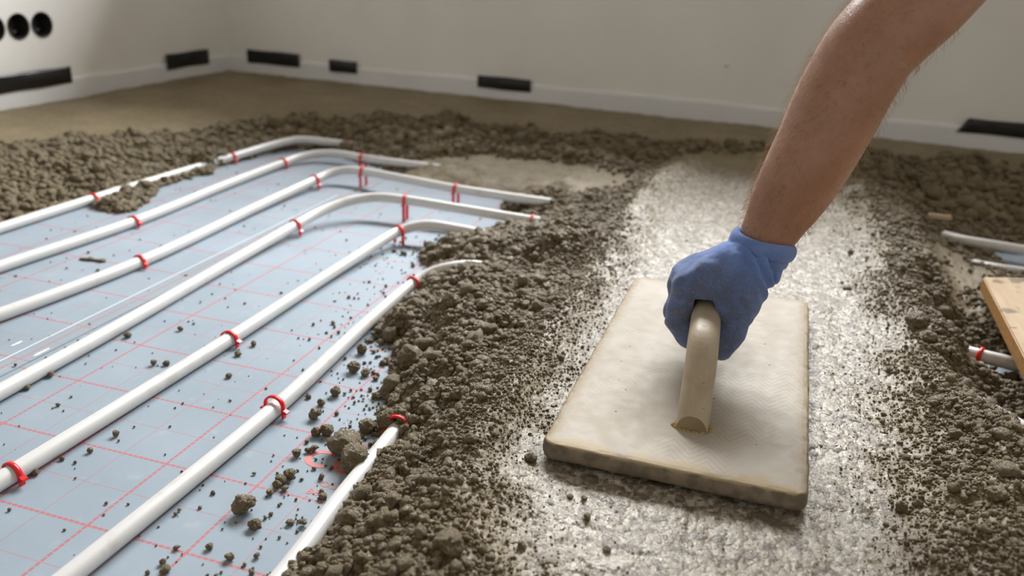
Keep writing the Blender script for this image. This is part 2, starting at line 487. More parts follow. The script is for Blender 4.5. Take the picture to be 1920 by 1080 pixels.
tapeo = ribbon('clear_tape', [(-0.0990 + 0.0008 * math.sin(k), -0.3 + k * 0.05) for k in range(27)], 0.030, 0.00115, M_CLEAR, None)
tag(tapeo, 'strip of clear adhesive tape along the seam of the two foil sheets', 'tape')
M_CLEAR.node_tree.nodes['Principled BSDF'].inputs['Alpha'].default_value = 0.22
M_EDGE = mat_simple('tape_edge', (0.78, 0.81, 0.83), 0.3)
ribbon('tape_edge', [(-0.1145, -0.3 + k * 0.05) for k in range(27)], 0.0022, 0.0014, M_EDGE, tapeo, 'whitish lifted edge of the tape')
def scrap(px, py, w, l, seed, label):
    c = at(px, py, 0.0013); g = np.random.default_rng(seed); V = []; N = 22
    for k in range(N):
        a = 2 * math.pi * k / N; rr = 0.6 + 0.4 * g.random()
        V.append((c.x + w * rr * math.cos(a), c.y + l * rr * math.sin(a), 0.0014 + 0.0004 * g.random()))
    V += [(x, y, 0.0011) for x, y, z in V]
    F = [tuple(range(N))] + [(k + N, (k + 1) % N + N, (k + 1) % N, k) for k in range(N)]
    tag(link('scuffed_flake', mesh_pd('scuffed_flake', V, F), M_WHITE, smooth=False), label, 'flake')
scrap(77, 661, 0.0028, 0.016, 3, 'white torn flake of film stuck on the foil seam near the left edge')
scrap(30, 645, 0.002, 0.010, 4, 'faint white flake of film left of the clear tape')

# printed lettering (parts of the right-hand foil)
def text(s, x, y, size, off, name):
    cu = bpy.data.curves.new(name, 'FONT'); cu.body = s; cu.size = size; cu.extrude = 0.00006; cu.offset = off
    cu.space_character = 1.12
    ob = bpy.data.objects.new(name, cu); COL.objects.link(ob)
    dg = bpy.context.evaluated_depsgraph_get()
    me = bpy.data.meshes.new_from_object(ob.evaluated_get(dg)); bpy.data.objects.remove(ob)
    o = link(name, me, M_PRINT, foilR, smooth=False); o.location = (x, y, 0.00018)
    return tag(o, 'red printed lettering')
text('CO', 0.3155, 0.148, 0.040, 0.0009, 'lettering')
text('OUT', 0.3525, 0.122, 0.0115, 0.0001, 'lettering')
text('BES', 0.3465, 0.1075, 0.0115, 0.0001, 'lettering')

# ------------------------------------------------------------------ mortar bed (height field)
LZ = 0.050
F1 = [at(*p) for p in [(-700, 640), (-150, 470), (0, 424), (90, 400), (160, 374), (180, 394), (205, 402), (240, 398), (278, 380), (292, 356), (330, 346), (395, 326), (440, 306), (500, 291),
      (545, 282), (600, 281), (660, 300), (715, 318), (760, 334), (830, 346), (880, 356), (945, 368), (962, 380), (930, 392), (965, 404), (985, 424), (965, 436), (900, 450), (850, 458), (800, 466), (775, 486),
      (800, 498), (815, 508), (790, 530), (780, 552), (745, 585), (705, 625), (728, 650), (738, 690), (705, 742), (716, 765), (680, 800), (715, 828),
      (690, 868), (640, 934), (590, 1000), (545, 1064), (480, 1160), (440, 1300), (-900, 1300)]]
F2 = [at(*p) for p in [(1866, 476), (2100, 486), (2120, 540), (1885, 506)]]
F3 = [at(*p) for p in [(1822, 655), (1862, 662), (1925, 674), (2040, 706), (2030, 755), (1905, 708), (1835, 690)]]
F4 = [at(*p) for p in [(1862, 766), (1915, 792), (1990, 838), (1960, 856), (1888, 816)]]
BAND = [at(*p, LZ) for p in [(1290, 296), (1255, 340), (1215, 390), (1192, 470), (1160, 560), (1100, 680), (1030, 790), (985, 870), (1000, 960), (1060, 1080), (1100, 1200),
        (1780, 1200), (1690, 1080), (1650, 960), (1640, 860), (1620, 760), (1640, 650), (1612, 560), (1598, 470), (1585, 380), (1560, 330), (1440, 296)]]
SBACK = [Vector(p) for p in [(-1.3, .1), (-.86, .1), (-.84, .85), (-.74, 1.03), (-.62, 1.25), (-.5, 1.5), (-.2, 1.62), (.3, 1.60), (.5, 1.72), (.8, 1.74), (2.3, 1.70), (2.3, 2.3), (-1.3, 2.3)]]
SRIGHT = [at(*p, 0.03) for p in [(1722, 436), (1790, 452), (1878, 505), (1845, 518), (1838, 575), (1805, 590), (1765, 550), (1738, 500)]]
RL = [at(*p, 0.06) for p in [(1300, 300), (1215, 350), (1130, 500), (1040, 620), (940, 770), (850, 930), (800, 1080), (780, 1200)]]
RR = [at(*p, 0.06) for p in [(1610, 350), (1645, 400), (1700, 500), (1760, 620), (1830, 720), (1880, 790), (1900, 900), (1880, 1080)]]
SMID = [at(*p, 0.035) for p in [(690, 303), (800, 316), (900, 334), (1000, 350), (1080, 372), (1180, 362), (1210, 345), (1080, 318), (950, 300), (800, 290)]]
WEDGE = [at(*p, 0.04) for p in [(915, 333), (965, 330), (1010, 340), (1060, 353)]]
def height(X, Y):
    wob = fbm2(X * 38, Y * 38, 3, 3) * 0.020 + fbm2(X * 150, Y * 150, 8, 2) * 0.006
    d = np.minimum(np.minimum(sdist(X, Y, F1), sdist(X, Y, F2)), np.minimum(sdist(X, Y, F3), sdist(X, Y, F4))) + wob
    near = sstep(1.25, 0.9, Y)
    band = sdist(X, Y, BAND) + fbm2(X * 22, Y * 22, 21, 3) * 0.05
    sb = sdist(X, Y, SBACK) + fbm2(X * 9, Y * 9, 23, 3) * 0.08
    sr = sdist(X, Y, SRIGHT) + fbm2(X * 20, Y * 20, 25, 3) * 0.03
    rough = np.minimum(np.minimum(sstep(-0.045, 0.075, band), sstep(-0.03, 0.05, sb)), 0.25 + 0.75 * sstep(-0.02, 0.02, sr))
    smid = sdist(X, Y, SMID) + fbm2(X * 20, Y * 20, 27, 3) * 0.03
    rough = np.minimum(rough, 0.2 + 0.8 * sstep(-0.015, 0.025, smid))
    dl = seg_dist(X, Y, RL, False); dr = seg_dist(X, Y, RR, False)
    lev = LZ + 0.020 * np.exp(-(dl / 0.042) ** 2) + 0.024 * np.exp(-(dr / 0.045) ** 2)
    # lower flat ground to the right of the right-hand ridge
    right = sstep(0.0, 0.055, (X - (0.952 + 0.0 * Y))) * sstep(1.45, 1.2, Y)
    lev = lev - 0.032 * right
    c = at(1060, 450, 0.07)
    lev = lev + 0.026 * np.exp(-((X - c.x) ** 2 / 0.075 ** 2 + (Y - c.y) ** 2 / 0.042 ** 2))
    lev = lev + 0.020 * np.exp(-(seg_dist(X, Y, WEDGE, False) / 0.022) ** 2)
    c = at(1080, 520, 0.05)
    lev = lev - 0.012 * np.exp(-((X - c.x) ** 2 / 0.08 ** 2 + (Y - c.y) ** 2 / 0.05 ** 2))
    c = at(1230, 420, 0.06)
    far = sstep(1.15, 1.45, Y)
    lev = lev + far * rough * (0.030 * fbm2(X * 7, Y * 11, 31, 3))
    lev = lev + 0.012 * rough * np.exp(-((X + 0.56) ** 2 + (Y - 1.35) ** 2) / 0.07 ** 2)
    w = 0.120 + 0.05 * vn2(X * 6, Y * 6, 40) + 0.13 * sstep(0.0, -0.45, X) + 0.10 * sstep(1.05, 1.35, Y)
    t = np.clip(d / w, -1, 1)
    prof = np.where(t > 0, np.sin(np.abs(t) * math.pi / 2) ** 1.15, t * 0.5)
    h = lev * prof
    soft = np.clip(d / 0.02, 0, 1)
    cl = (cell2(X * 64, Y * 64, 51) - 0.4) * 0.004 * (vn2(X * 18, Y * 18, 50) > 0.08) + (cell2(X * 115, Y * 115, 63) - 0.4) * 0.0028 + fbm2(X * 30, Y * 30, 53, 3) * 0.015
    fine = sstep(0.24, 0.30, X) * sstep(1.16, 1.10, X) * sstep(0.95, 0.88, Y)
    cl = np.where(fine > 0, cl, cl * 0.75) + fine * ((cell2(X * 215, Y * 215, 52) - 0.4) * 0.0028 + fbm2(X * 240, Y * 240, 56, 2) * 0.0019)
    clf = (cell2(X * 28, Y * 36, 54) - 0.4) * 0.016
    fl = fbm2(X * 60, Y * 45, 57, 4) * 0.0016 + fbm2(X * 5, Y * 5, 58, 2) * 0.004 - 0.0016 * cell2(X * 140, Y * 110, 59) * (vn2(X * 30, Y * 30, 60) > 0.05)
    coarse = 0.35 + 0.65 * sstep(0.02, 0.13, band)
    grit = (cell2(X * 230, Y * 230, 61) - 0.45) * 0.0026 + (cell2(X * 330, Y * 330, 62) - 0.4) * 0.0012
    h = h + soft * near * grit * sstep(-0.06, 0.0, band) * sstep(0.10, 0.03, band)
    dA = np.abs(X + 0.482 - 0.012 * (Y - 0.95))
    h = h + soft * (rough * (cl * coarse + far * clf) + (1 - rough) * fl)
    capA = 0.0125 + 0.35 * np.clip(dA - 0.006, 0, 1) + 0.004 * vn2(X * 90, Y * 90, 66)
    h = np.where((Y > 0.74) & (Y < 1.055) & (X > -0.6) & (X < -0.40), np.minimum(h, capA), h)
    h = np.where((Y > 1.05) & (Y < 1.13) & (d > 0), np.maximum(h, 0.034 * np.exp(-(dA / 0.02) ** 4)), h)
    return h, rough, d
def grow(a, b, n0, fine_a, fine_b, fs, cs):
    out = [a]
    while out[-1] < b:
        x = out[-1]; out.append(x + (fs if fine_a <= x <= fine_b else cs))
    return np.array(out)
XS = grow(-1.2, 2.3, 0, 0.28, 1.12, 0.0022, 0.0085)
YS = np.r_[grow(-0.35, 0.9, 0, -0.12, 0.9, 0.0022, 0.008), grow(0.907, 2.16, 0, 0, 0, 0.007, 0.0075)]
GX, GY = np.meshgrid(XS, YS)
GH, GR, GD = height(GX, GY)
# stay under the float's sole
FLOAT_P = [Vector((0.553, 0.160)), Vector((0.768, 0.160)), Vector((0.768, 0.613)), Vector((0.553, 0.613))]
ff = sdist(GX, GY, FLOAT_P)
fq = np.clip(ff, 0, 1)
GH = np.where(ff < 0.12, np.minimum(GH, LZ + 0.001 + 0.06 * fq + 7.0 * fq ** 2 + np.where(ff > 0.004, 0.0012 * fbm2(GX * 160, GY * 160, 81, 3), 0)), GH)
# keep the bed inside the walls
inw = ((GX - WLA.x) * nl.x + (GY - WLA.y) * nl.y > -0.004) & ((GX - WC.x) * nb.x + (GY - WC.y) * nb.y > -0.004)
ok = (GH > 0.0012) & inw
ny, nx = GX.shape
idx = np.arange(nx * ny).reshape(ny, nx)
anyok = (ok[:-1, :-1].astype(int) + ok[1:, :-1] + ok[:-1, 1:] + ok[1:, 1:]) >= 2
q = np.stack([idx[:-1, :-1], idx[:-1, 1:], idx[1:, 1:], idx[1:, :-1]], -1)[anyok]
used = np.zeros(nx * ny, bool); used[q.ravel()] = True
remap = np.cumsum(used) - 1
HV = np.stack([GX.ravel(), GY.ravel(), np.maximum(GH.ravel(), 0.0003)], 1)[used]
me = mesh_np('mortar_bed', HV, remap[q])
att = me.attributes.new('compact', 'FLOAT', 'POINT')
cmp_ = 1 - sstep(-0.045, 0.075, sdist(GX, GY, BAND) + fbm2(GX * 22, GY * 22, 21, 3) * 0.05)
cmp_ = np.maximum(cmp_ * sstep(1.55, 1.25, GY), 0.45 * (1 - sstep(-0.02, 0.02, sdist(GX, GY, SRIGHT))))
cmp_ = np.maximum(cmp_, 0.3 * (1 - GR) * sstep(-0.5, -0.8, GX))
att.data.foreach_set('value', cmp_.ravel()[used].astype(np.float32))
tag(link('mortar_bed', me, M_SCREED), 'bed of grey brown screed mortar, floated smooth in a strip and heaped loose beside it', 'mortar', kind='stuff')

def hgt(x, y):
    i = np.clip(np.searchsorted(XS, x) - 1, 0, nx - 2); j = np.clip(np.searchsorted(YS, y) - 1, 0, ny - 2)
    fx = np.clip((x - XS[i]) / (XS[i + 1] - XS[i]), 0, 1); fy = np.clip((y - YS[j]) / (YS[j + 1] - YS[j]), 0, 1)
    H = np.maximum(GH, 0)
    def s(A): return (A[j, i] * (1 - fx) + A[j, i + 1] * fx) * (1 - fy) + (A[j + 1, i] * (1 - fx) + A[j + 1, i + 1] * fx) * fy
    return s(H), s(GR), s(GD)

# loose crumbs lying on the bed: uncountable, one object
PROT1 = [lump_mesh('p', 1, 0.30, 100 + k, 0.85) for k in range(14)]
PROT2 = [lump_mesh('p', 2, 0.30, 200 + k, 0.85, lobes=k % 3) for k in range(14)]
NFLO = lambda x, y, m=0.006: (x > 0.553 - m) & (x < 0.785 + m) & (y > 0.158 - m) & (y < 0.615 + m)
def scatter(N, x0, x1, y0, y1, rmed, rsig, rmax, dens, embed=0.35):
    x = rng.uniform(x0, x1, N); y = rng.uniform(y0, y1, N)
    h, rg, d = hgt(x, y)
    keep = rng.random(N) < dens(x, y, h, rg, d)
    keep &= ((x - WLA.x) * nl.x + (y - WLA.y) * nl.y > 0.02) & ((x - WC.x) * nb.x + (y - WC.y) * nb.y > 0.02)
    x, y, h, rg = x[keep], y[keep], h[keep], rg[keep]
    bd = sdist(x, y, BAND)
    r = np.minimum(rmed * np.exp(rng.normal(0, rsig, len(x))), rmax) * (0.62 + 0.55 * sstep(0.0, 0.12, bd))
    if rmax > 0.0065 and rmed > 0.003: r = np.where(bd < 0.05, r * 0.5, r)
    k2 = ~NFLO(x, y, 0.004 + r)
    k2 &= ~((np.abs(x + 0.482 - 0.012 * (y - 0.95)) < 0.0075 + r * 0.5) & (y > 0.72) & (y < 1.05))
    x, y, h, rg, r = x[k2], y[k2], h[k2], rg[k2], r[k2]
    emb = np.where(h < 0.002, 0.75, embed + 0.3 * rng.random(len(x)) - 0.1)
    return np.stack([x, y, h + r * emb, r], 1)
heap = lambda x, y, h, rg, d: np.where(d > 0.0, np.clip(rg * 1.25 - 0.25, 0, 1) ** 1.2, 0)
def loose(x, y, h, rg, d):
    return np.where(d > 0, 0, np.exp(d / 0.030) * 0.8 * sstep(-0.2, 0.1, x))
def onband(x, y, h, rg, d):
    b = sdist(x, y, BAND); return np.where(b < 0, np.exp(b / 0.022) * 0.9 + 0.012, np.exp(-b / 0.03))
parts = [scatter(120000, 0.24, 1.14, -0.10, 0.80, 0.00145, 0.40, 0.0045, heap),
         scatter(7000, 0.24, 1.14, -0.10, 0.80, 0.0028, 0.33, 0.006, heap),
         scatter(420, 0.24, 1.14, -0.10, 0.80, 0.0058, 0.25, 0.010, heap),
         scatter(36000, 0.22, 1.3, 0.80, 1.30, 0.0021, 0.42, 0.008, heap),
         scatter(44000, -1.05, 0.3, 0.3, 1.35, 0.0031, 0.42, 0.009, heap),
         scatter(16000, -1.0, 2.0, 1.30, 1.85, 0.0040, 0.45, 0.014, heap),
         scatter(9000, 0.05, 0.50, -0.05, 0.85, 0.0011, 0.45, 0.003, loose),
         scatter(600, -0.45, 0.42, -0.05, 1.1, 0.0008, 0.5, 0.002, lambda x, y, h, rg, d: np.where(d < -0.01, 0.9, 0)),
         scatter(24000, 0.40, 1.0, -0.1, 0.85, 0.00105, 0.4, 0.003, onband, 0.15), scatter(9000, 0.40, 1.0, 0.85, 1.4, 0.0014, 0.4, 0.004, onband, 0.15)]
CR = np.concatenate(parts)
NCR = len(CR)
Vs, Fs, off = [], [], 0
which = rng.integers(0, 14, NCR)
for big in (0, 1):
    for k in range(14):
        pv, pf = (PROT1, PROT2)[big][k]
        sel = CR[(which == k) & ((CR[:, 3] > 0.0034) == bool(big))]
        if not len(sel): continue
        n = len(sel)
        e = rng.uniform(0, 2 * math.pi, n); c, s = np.cos(e), np.sin(e)
        t = rng.uniform(-0.9, 0.9, n); ct, st = np.cos(t), np.sin(t)
        sc = sel[:, 3][:, None] * rng.uniform(0.75, 1.25, (n, 3))
        P = pv[None] * sc[:, None, :]
        y2 = P[..., 1] * ct[:, None] - P[..., 2] * st[:, None]; z2 = P[..., 1] * st[:, None] + P[..., 2] * ct[:, None]
        x3 = P[..., 0] * c[:, None] - y2 * s[:, None]; y3 = P[..., 0] * s[:, None] + y2 * c[:, None]
        P = np.stack([x3, y3, z2], -1) + sel[:, None, :3]
        m = len(pv)
        Vs.append(P.reshape(-1, 3)); Fs.append((pf[None] + (np.arange(n) * m)[:, None, None] + off).reshape(-1, 3)); off += n * m
me = mesh_np('mortar_crumbs', np.concatenate(Vs), np.concatenate(Fs))
tag(link('mortar_crumbs', me, M_CLOD), 'loose crumbs of wet mortar strewn over the heaps and their edges', 'mortar crumbs', kind='stuff')

# individual lumps -------------------------------------------------------
CLODS = []
for k in range(10):
    V, F = lump_mesh('c', 4, 0.20, 300 + k, 0.88, 1.7, lobes=k % 4)
    V[:, 2] -= V[:, 2].min()
    me = mesh_np('mortar_lump', V, F); me.materials.append(M_CLOD)
    me.polygons.foreach_set('use_smooth', np.ones(len(me.polygons), dtype=bool))
    CLODS.append(me)
SMALL = []
for k in range(10):
    V, F = lump_mesh('c', 2, 0.30, 400 + k, 0.85, 2.0, lobes=k % 4)
    V[:, 2] -= V[:, 2].min()
    me = mesh_np('mortar_lump', V, F); me.materials.append(M_CLOD)
    me.polygons.foreach_set('use_smooth', np.ones(len(me.polygons), dtype=bool))
    SMALL.append(me)
def clod(p, r, label, group=None, k=None, sx=1.0, small=False, rz=None):
    L = SMALL if small else CLODS
    o = bpy.data.objects.new('mortar_lump', L[random.randrange(10) if k is None else k])
    COL.objects.link(o); o.location = p
    o.scale = (r * sx, r * random.uniform(0.85, 1.05), r * random.uniform(0.85, 1.05))
    o.rotation_euler = (0, 0, random.uniform(0, 6.28) if rz is None else rz)
    return tag(o, label, 'mortar lump', group)
def on_foil(px, py, wpx, label, k=None, group=None, sx=1.0, small=False, rz=None):
    """a lump whose foot stands at pixel px, py, and whose picture is wpx wide"""
    p = at(px, py, 0.0); depth = np.dot(np.array(p) - CAM, -RN[:, 2])
    r = wpx / 2 * depth / FPX
    q = Vector((p.x, p.y + r * 0.55, 0.0012 if p.x < -0.084 else 0.0))
    return clod(q, r / 1.12, label, group, k, sx, small, rz)
G_FOIL = 'mortar lumps lying on the foil'
for (px, py, w, lab) in [
    (852, 0, 0, '')][:0] + [
    (640, 858, 62, 'large mortar lump on the red lettering of the foil, rear one of the pair'),
    (658, 892, 66, 'large knobbly mortar lump on the red lettering, front one of the pair'),
    (453, 966, 44, 'large mortar lump alone on the foil between the two nearest pipes'),
    (474, 994, 26, 'mortar lump just in front of the large lone lump on the foil'),
    (589, 787, 24, 'mortar lump beside the nearest upright red clip, casting a clear shadow'),
    (611, 820, 26, 'mortar lump behind the red ring lettering, right one of two touching'),
    (590, 820, 22, 'mortar lump behind the red ring lettering, left one of two touching'),
    (540, 900, 24, 'mortar lump left of the lettering, upper one of a joined pair'),
    (523, 908, 22, 'mortar lump left of the lettering, lower one of a joined pair'),
    (517, 917, 18, 'small mortar lump at the foot of the joined pair left of the lettering'),
    (504, 930, 15, 'small mortar lump below the joined pair, nearer the camera'),
    (555, 858, 18, 'oblong mortar lump left of the red ring lettering'),
    (575, 850, 12, 'small mortar lump touching the left edge of the red ring'),
    (604, 937, 16, 'oblong mortar lump lying across the small red lettering'),
    (237, 634, 15, 'round mortar lump touching the fourth pipe from the left wall'),
    (216, 820, 13, 'small round mortar lump alone in a foil square near the left clip'),
    (167, 850, 12, 'small mortar lump right of the leftmost near pipe, on plain foil'),
    (115, 864, 10, 'small mortar lump below the lone lump near the leftmost near pipe'),
    (65, 892, 14, 'mortar lump beside the clip at the left frame edge'),
    (48, 732, 13, 'mortar lump tucked beside the pipe at the left frame edge'),
    (93, 708, 12, 'mortar lump just right of the fourth pipe near the left frame edge'),
    (310, 686, 13, 'dark mortar lump left of the nearest clip row, upper one of two'),
    (287, 686, 12, 'dark mortar lump left of the nearest clip row, lower one of two'),
    (336, 621, 10, 'small mortar lump on the foil beside the fourth pipe'),
    (474, 650, 12, 'mortar lump right of the clip on the fifth pipe'),
    (444, 668, 12, 'mortar lump just below the clip on the fifth pipe'),
    (427, 709, 12, 'mortar lump on the foil between fifth and sixth pipes'),
    (390, 1032, 16, 'dark mortar lump near the bottom edge, left of two'),
    (429, 1052, 17, 'dark mortar lump near the bottom edge, right of two'),
    (303, 1060, 14, 'dark mortar lump near the bottom edge beside the sixth pipe'),
    (626, 745, 22, 'mortar lump beside the nearest heap, left of a close pair'),
    (600, 762, 16, 'mortar lump between the nearest heap and the nearest clip'),
    (660, 700, 26, 'mortar lump on the foil left of the large heap lumps'),
    (684, 706, 18, 'mortar lump close right of a similar one left of the heap'),
    (676, 665, 22, 'mortar lump on the foil under the last clip of the sixth pipe'),
    (641, 815, 16, 'mortar lump behind the large pair on the lettering'),
    (574, 832, 10, 'small mortar lump behind the oblong lump, left of the red ring')]:
    on_foil(px, py, w, lab, group=G_FOIL)
# a smeared string of mortar
V = []; F = []
pa, pb = at(150, 486, 0.0015), at(197, 491, 0.0015)
for k in range(13):
    t = k / 12; p = pa.lerp(pb, t); r = 0.0030 * (0.55 + 0.45 * math.sin(math.pi * t) + 0.3 * math.sin(t * 17)) * (0.8 + 0.4 * random.random())
    for a in range(8):
        an = 2 * math.pi * a / 8; V.append((p.x + 0.004 * math.sin(t * 9), p.y + r * 1.3 * math.cos(an), max(0.0012, 0.0012 + r * 0.8 * (1 + math.sin(an)) * random.uniform(0.8, 1.1))))
    if k: F += [((k - 1) * 8 + a, (k - 1) * 8 + (a + 1) % 8, k * 8 + (a + 1) % 8, k * 8 + a) for a in range(8)]
F += [tuple(range(8))[::-1], tuple(range(96, 104))]
tag(link('mortar_smear', mesh_pd('mortar_smear', V, F), M_CLOD), 'short stringy smear of mortar on the foil between second and third pipes', 'mortar lump')
# big lumps of the heaps
def on_heap(px, py, wpx, label, k=None, zt=0.03):
    p = at(px, py, zt)
    for _ in range(6):
        h = float(hgt(np.array([p.x]), np.array([p.y]))[0][0]); p = at(px, py, h)
    depth = np.dot(np.array(p) - CAM, -RN[:, 2]); r = wpx / 2 * depth / FPX
    return clod(Vector((p.x, p.y + r * 0.4, max(0.0, h - r * 0.35))), r / 1.12, label, 'large lumps in the mortar heaps', k)
for (px, py, w, lab) in [
    (765, 690, 56, 'large mortar lump at the toe of the heap right of the sixth pipe'),
    (722, 802, 46, 'round mortar lump left of the buried clip, larger of two'),
    (684, 812, 32, 'round mortar lump left of the buried clip, smaller of two'),
    (741, 762, 34, 'mortar lump behind the pair left of the buried clip'),
    (748, 782, 30, 'mortar lump directly behind the buried clip'),
    (843, 576, 38, 'round mortar lump on the heap right of the last clip of the sixth pipe'),
    (775, 570, 30, 'mortar lump touching the last clip of the sixth pipe'),
    (900, 580, 28, 'mortar lump in the middle of the front heap'),
    (852, 535, 28, 'mortar lump below the tip of the sixth pipe'),
    (815, 535, 22, 'mortar lump under the bend of the sixth pipe'),
    (1000, 440, 36, 'dark round mortar lump beside the end of the fifth pipe'),
    (1050, 455, 30, 'mortar lump on the heap right of the fifth pipe end'),
    (965, 480, 26, 'mortar lump on the front face of the dark hollow'),
    (1000, 470, 24, 'mortar lump on the rim of the dark hollow'),
    (905, 478, 20, 'mortar lump in front of the fifth pipe'),
    (1070, 405, 26, 'mortar lump right of the end of the fourth pipe'),
    (655, 985, 50, 'large mortar lump near the bottom left of the front heap'),
    (735, 955, 42, 'round mortar lump low on the front heap beside the pipe'),
    (683, 1010, 28, 'small round mortar lump at the bottom of the front heap'),
    (835, 1035, 60, 'large blurred mortar lump near the bottom edge'),
    (745, 910, 26, 'mortar lump in the middle of the lower heap'),
    (880, 830, 24, 'mortar lump on the crest of the lower heap'),
    (860, 750, 34, 'mortar lump halfway up the front heap'),
    (1720, 610, 44, 'large dark mortar lump on the right ridge'),
    (1740, 640, 30, 'mortar lump just in front of the dark lump on the right ridge'),
    (1760, 660, 26, 'mortar lump right of the lumps on the ridge'),
    (1850, 835, 34, 'round mortar lump at the right edge below the white pipe scrap'),
    (1800, 805, 24, 'mortar lump left of the round lump at the right edge'),
    (1880, 680, 32, 'mortar lump in front of the pipe at the right edge'),
    (1848, 650, 18, 'mortar lump behind the red clip at the right edge'),
    (1705, 545, 26, 'mortar lump on the far part of the right ridge'),
    (1690, 960, 26, 'mortar lump alone on the right side of the floated strip'),
    (1720, 950, 20, 'mortar lump just right of the lone lump by the floated strip'),
    (1870, 940, 40, 'blurred mortar lump at the bottom right'),
    (995, 865, 22, 'pale mortar lump near the front left corner of the float'),
    (600, 1075, 30, 'blurred mortar lump at the bottom edge beside the pipe')]:
    on_heap(px, py, w, lab)
def on_band(px, py, wpx, label):
    p = at(px, py, LZ); depth = np.dot(np.array(p) - CAM, -RN[:, 2]); r = wpx / 2 * depth / FPX
    h = float(hgt(np.array([p.x]), np.array([p.y]))[0][0])
    clod(Vector((p.x, p.y, h - r * 0.25)), r, label, 'lumps on the floated strip', small=True)
for (px, py, w, lab) in [(1068, 935, 11, 'dark crumb in front of the float, left one of two'), (1095, 938, 11, 'dark crumb in front of the float, right one of two'),
    (1101, 975, 15, 'dark crumb in front of the float, nearest the camera'), (1404, 972, 11, 'dark crumb on the strip below the float edge, near the right corner'),
    (1138, 1035, 15, 'dark crumb on the strip near the bottom edge'), (1300, 955, 7, 'tiny dark crumb below the middle of the float edge'),
    (1595, 478, 10, 'dark crumb on the strip behind the float, beside the right ridge'), (1588, 545, 15, 'dark crumb on the strip right of the float, at the foot of the right ridge'),
    (940, 936, 12, 'crumb at the left rim of the floated strip'), (1033, 822, 14, 'dark crumb beside the front left corner of the float')]:
    on_band(px, py, w, lab)
# many small ones on the foil, nothing tells them apart
NS = 205; cnt = 0; tries = 0
while cnt < NS and tries < 20000:
    tries += 1
    if random.random() < 0.72:
        x, y = random.uniform(0.12, 0.46), random.uniform(-0.03, 0.85)
        lo_, hi_ = -0.11, -0.004; pw = math.exp
    else:
        x, y = random.uniform(-0.45, 0.38), random.uniform(-0.02, 1.1); lo_, hi_ = -0.4, -0.02
    h, rg, d = (float(v[0]) for v in hgt(np.array([x]), np.array([y])))
    if not (lo_ < d < hi_) or (lo_ > -0.2 and random.random() > math.exp(d / 0.035)): continue
    r = min(0.0016 * math.exp(random.gauss(0, 0.45)), 0.0045) if lo_ > -0.2 else min(0.0011 * math.exp(random.gauss(0, 0.4)), 0.0024)
    if min(abs(x - c) for c in (-0.49, -0.34, -0.193, -0.045, 0.1, 0.243, 0.389)) < 0.009 + r: continue
    z = 0.001 if x < -0.084 else 0.0
    if lo_ > -0.2: clod(Vector((x, y, z)), r, 'small mortar crumb lying on the foil close to the front heap', 'small crumbs on the foil by the front heap', small=True)
    else: clod(Vector((x, y, z)), r, 'tiny mortar crumb lying on the open foil among the pipes', 'tiny crumbs on the open foil', small=True)
    cnt += 1

# ------------------------------------------------------------------ pipes
PR = 0.0088
def catmull(P, n=14):
    P = [Vector(p) for p in P]; Q = [P[0] * 2 - P[1]] + P + [P[-1] * 2 - P[-2]]; out = []
    for i in range(1, len(Q) - 2):
        p0, p1, p2, p3 = Q[i - 1:i + 3]
        d = lambda a, b: max((a - b).length, 1e-6) ** 0.5
        t1 = d(p0, p1); t2 = t1 + d(p1, p2); t3 = t2 + d(p2, p3)
        for k in range(n):
            t = t1 + (t2 - t1) * k / n
            A1 = p0 * ((t1 - t) / t1) + p1 * (t / t1); A2 = p1 * ((t2 - t) / (t2 - t1)) + p2 * ((t - t1) / (t2 - t1)); A3 = p2 * ((t3 - t) / (t3 - t2)) + p3 * ((t - t2) / (t3 - t2))
            B1 = A1 * ((t2 - t) / t2) + A2 * (t / t2); B2 = A2 * ((t3 - t) / (t3 - t1)) + A3 * ((t - t1) / (t3 - t1))
            out.append(B1 * ((t2 - t) / (t2 - t1)) + B2 * ((t - t1) / (t2 - t1)))
    out.append(P[-1]); return out
def tube(path, r, N=28, hollow=True):
    V = []; F = []; M = len(path)
    for i, p in enumerate(path):
        t = (path[min(i + 1, M - 1)] - path[max(i - 1, 0)]).normalized()
        s = t.cross(Vector((0, 0, 1))).normalized(); u = s.cross(t)
        for k in range(N):
            a = 2 * math.pi * k / N; V.append(p + s * (r * math.cos(a)) + u * (r * math.sin(a)))
        if i: F += [((i - 1) * N + k, (i - 1) * N + (k + 1) % N, i * N + (k + 1) % N, i * N + k) for k in range(N)]
    for e, rev in ((0, True), ((M - 1) * N, False)):
        f = [e + k for k in range(N)]; F.append(tuple(f[::-1] if rev else f))
    me = mesh_pd('heating_pipe', V, F); bm = bmesh.new(); bm.from_mesh(me); bpy.data.meshes.remove(me)
    return from_bm('heating_pipe', bm)
z0 = 0.0090
def P(px, py, z): return at(px, py, z)
PIPES = {}
def pipe(key, pts, label, group='white heating pipes clipped to the foil'):
    path = catmull(pts)
    PIPES[key] = path
    return tag(link('heating_pipe', tube(path, PR), M_PIPE), label, 'pipe', group)
zl = 0.0100
pipe('A', [Vector((-0.497, -0.3, zl)), P(0, 428, zl), P(174, 373, zl), P(300, 335, zl), P(380, 311, zl), P(430, 296, zl + .004), P(500, 275, 0.020), P(535, 266, 0.024), P(560, 262, 0.026), P(590, 263, 0.026), P(612, 266, 0.024), P(660, 272, 0.018), P(760, 285, 0.012)],
     'white heating pipe nearest the left wall, partly buried in mortar before its bend')
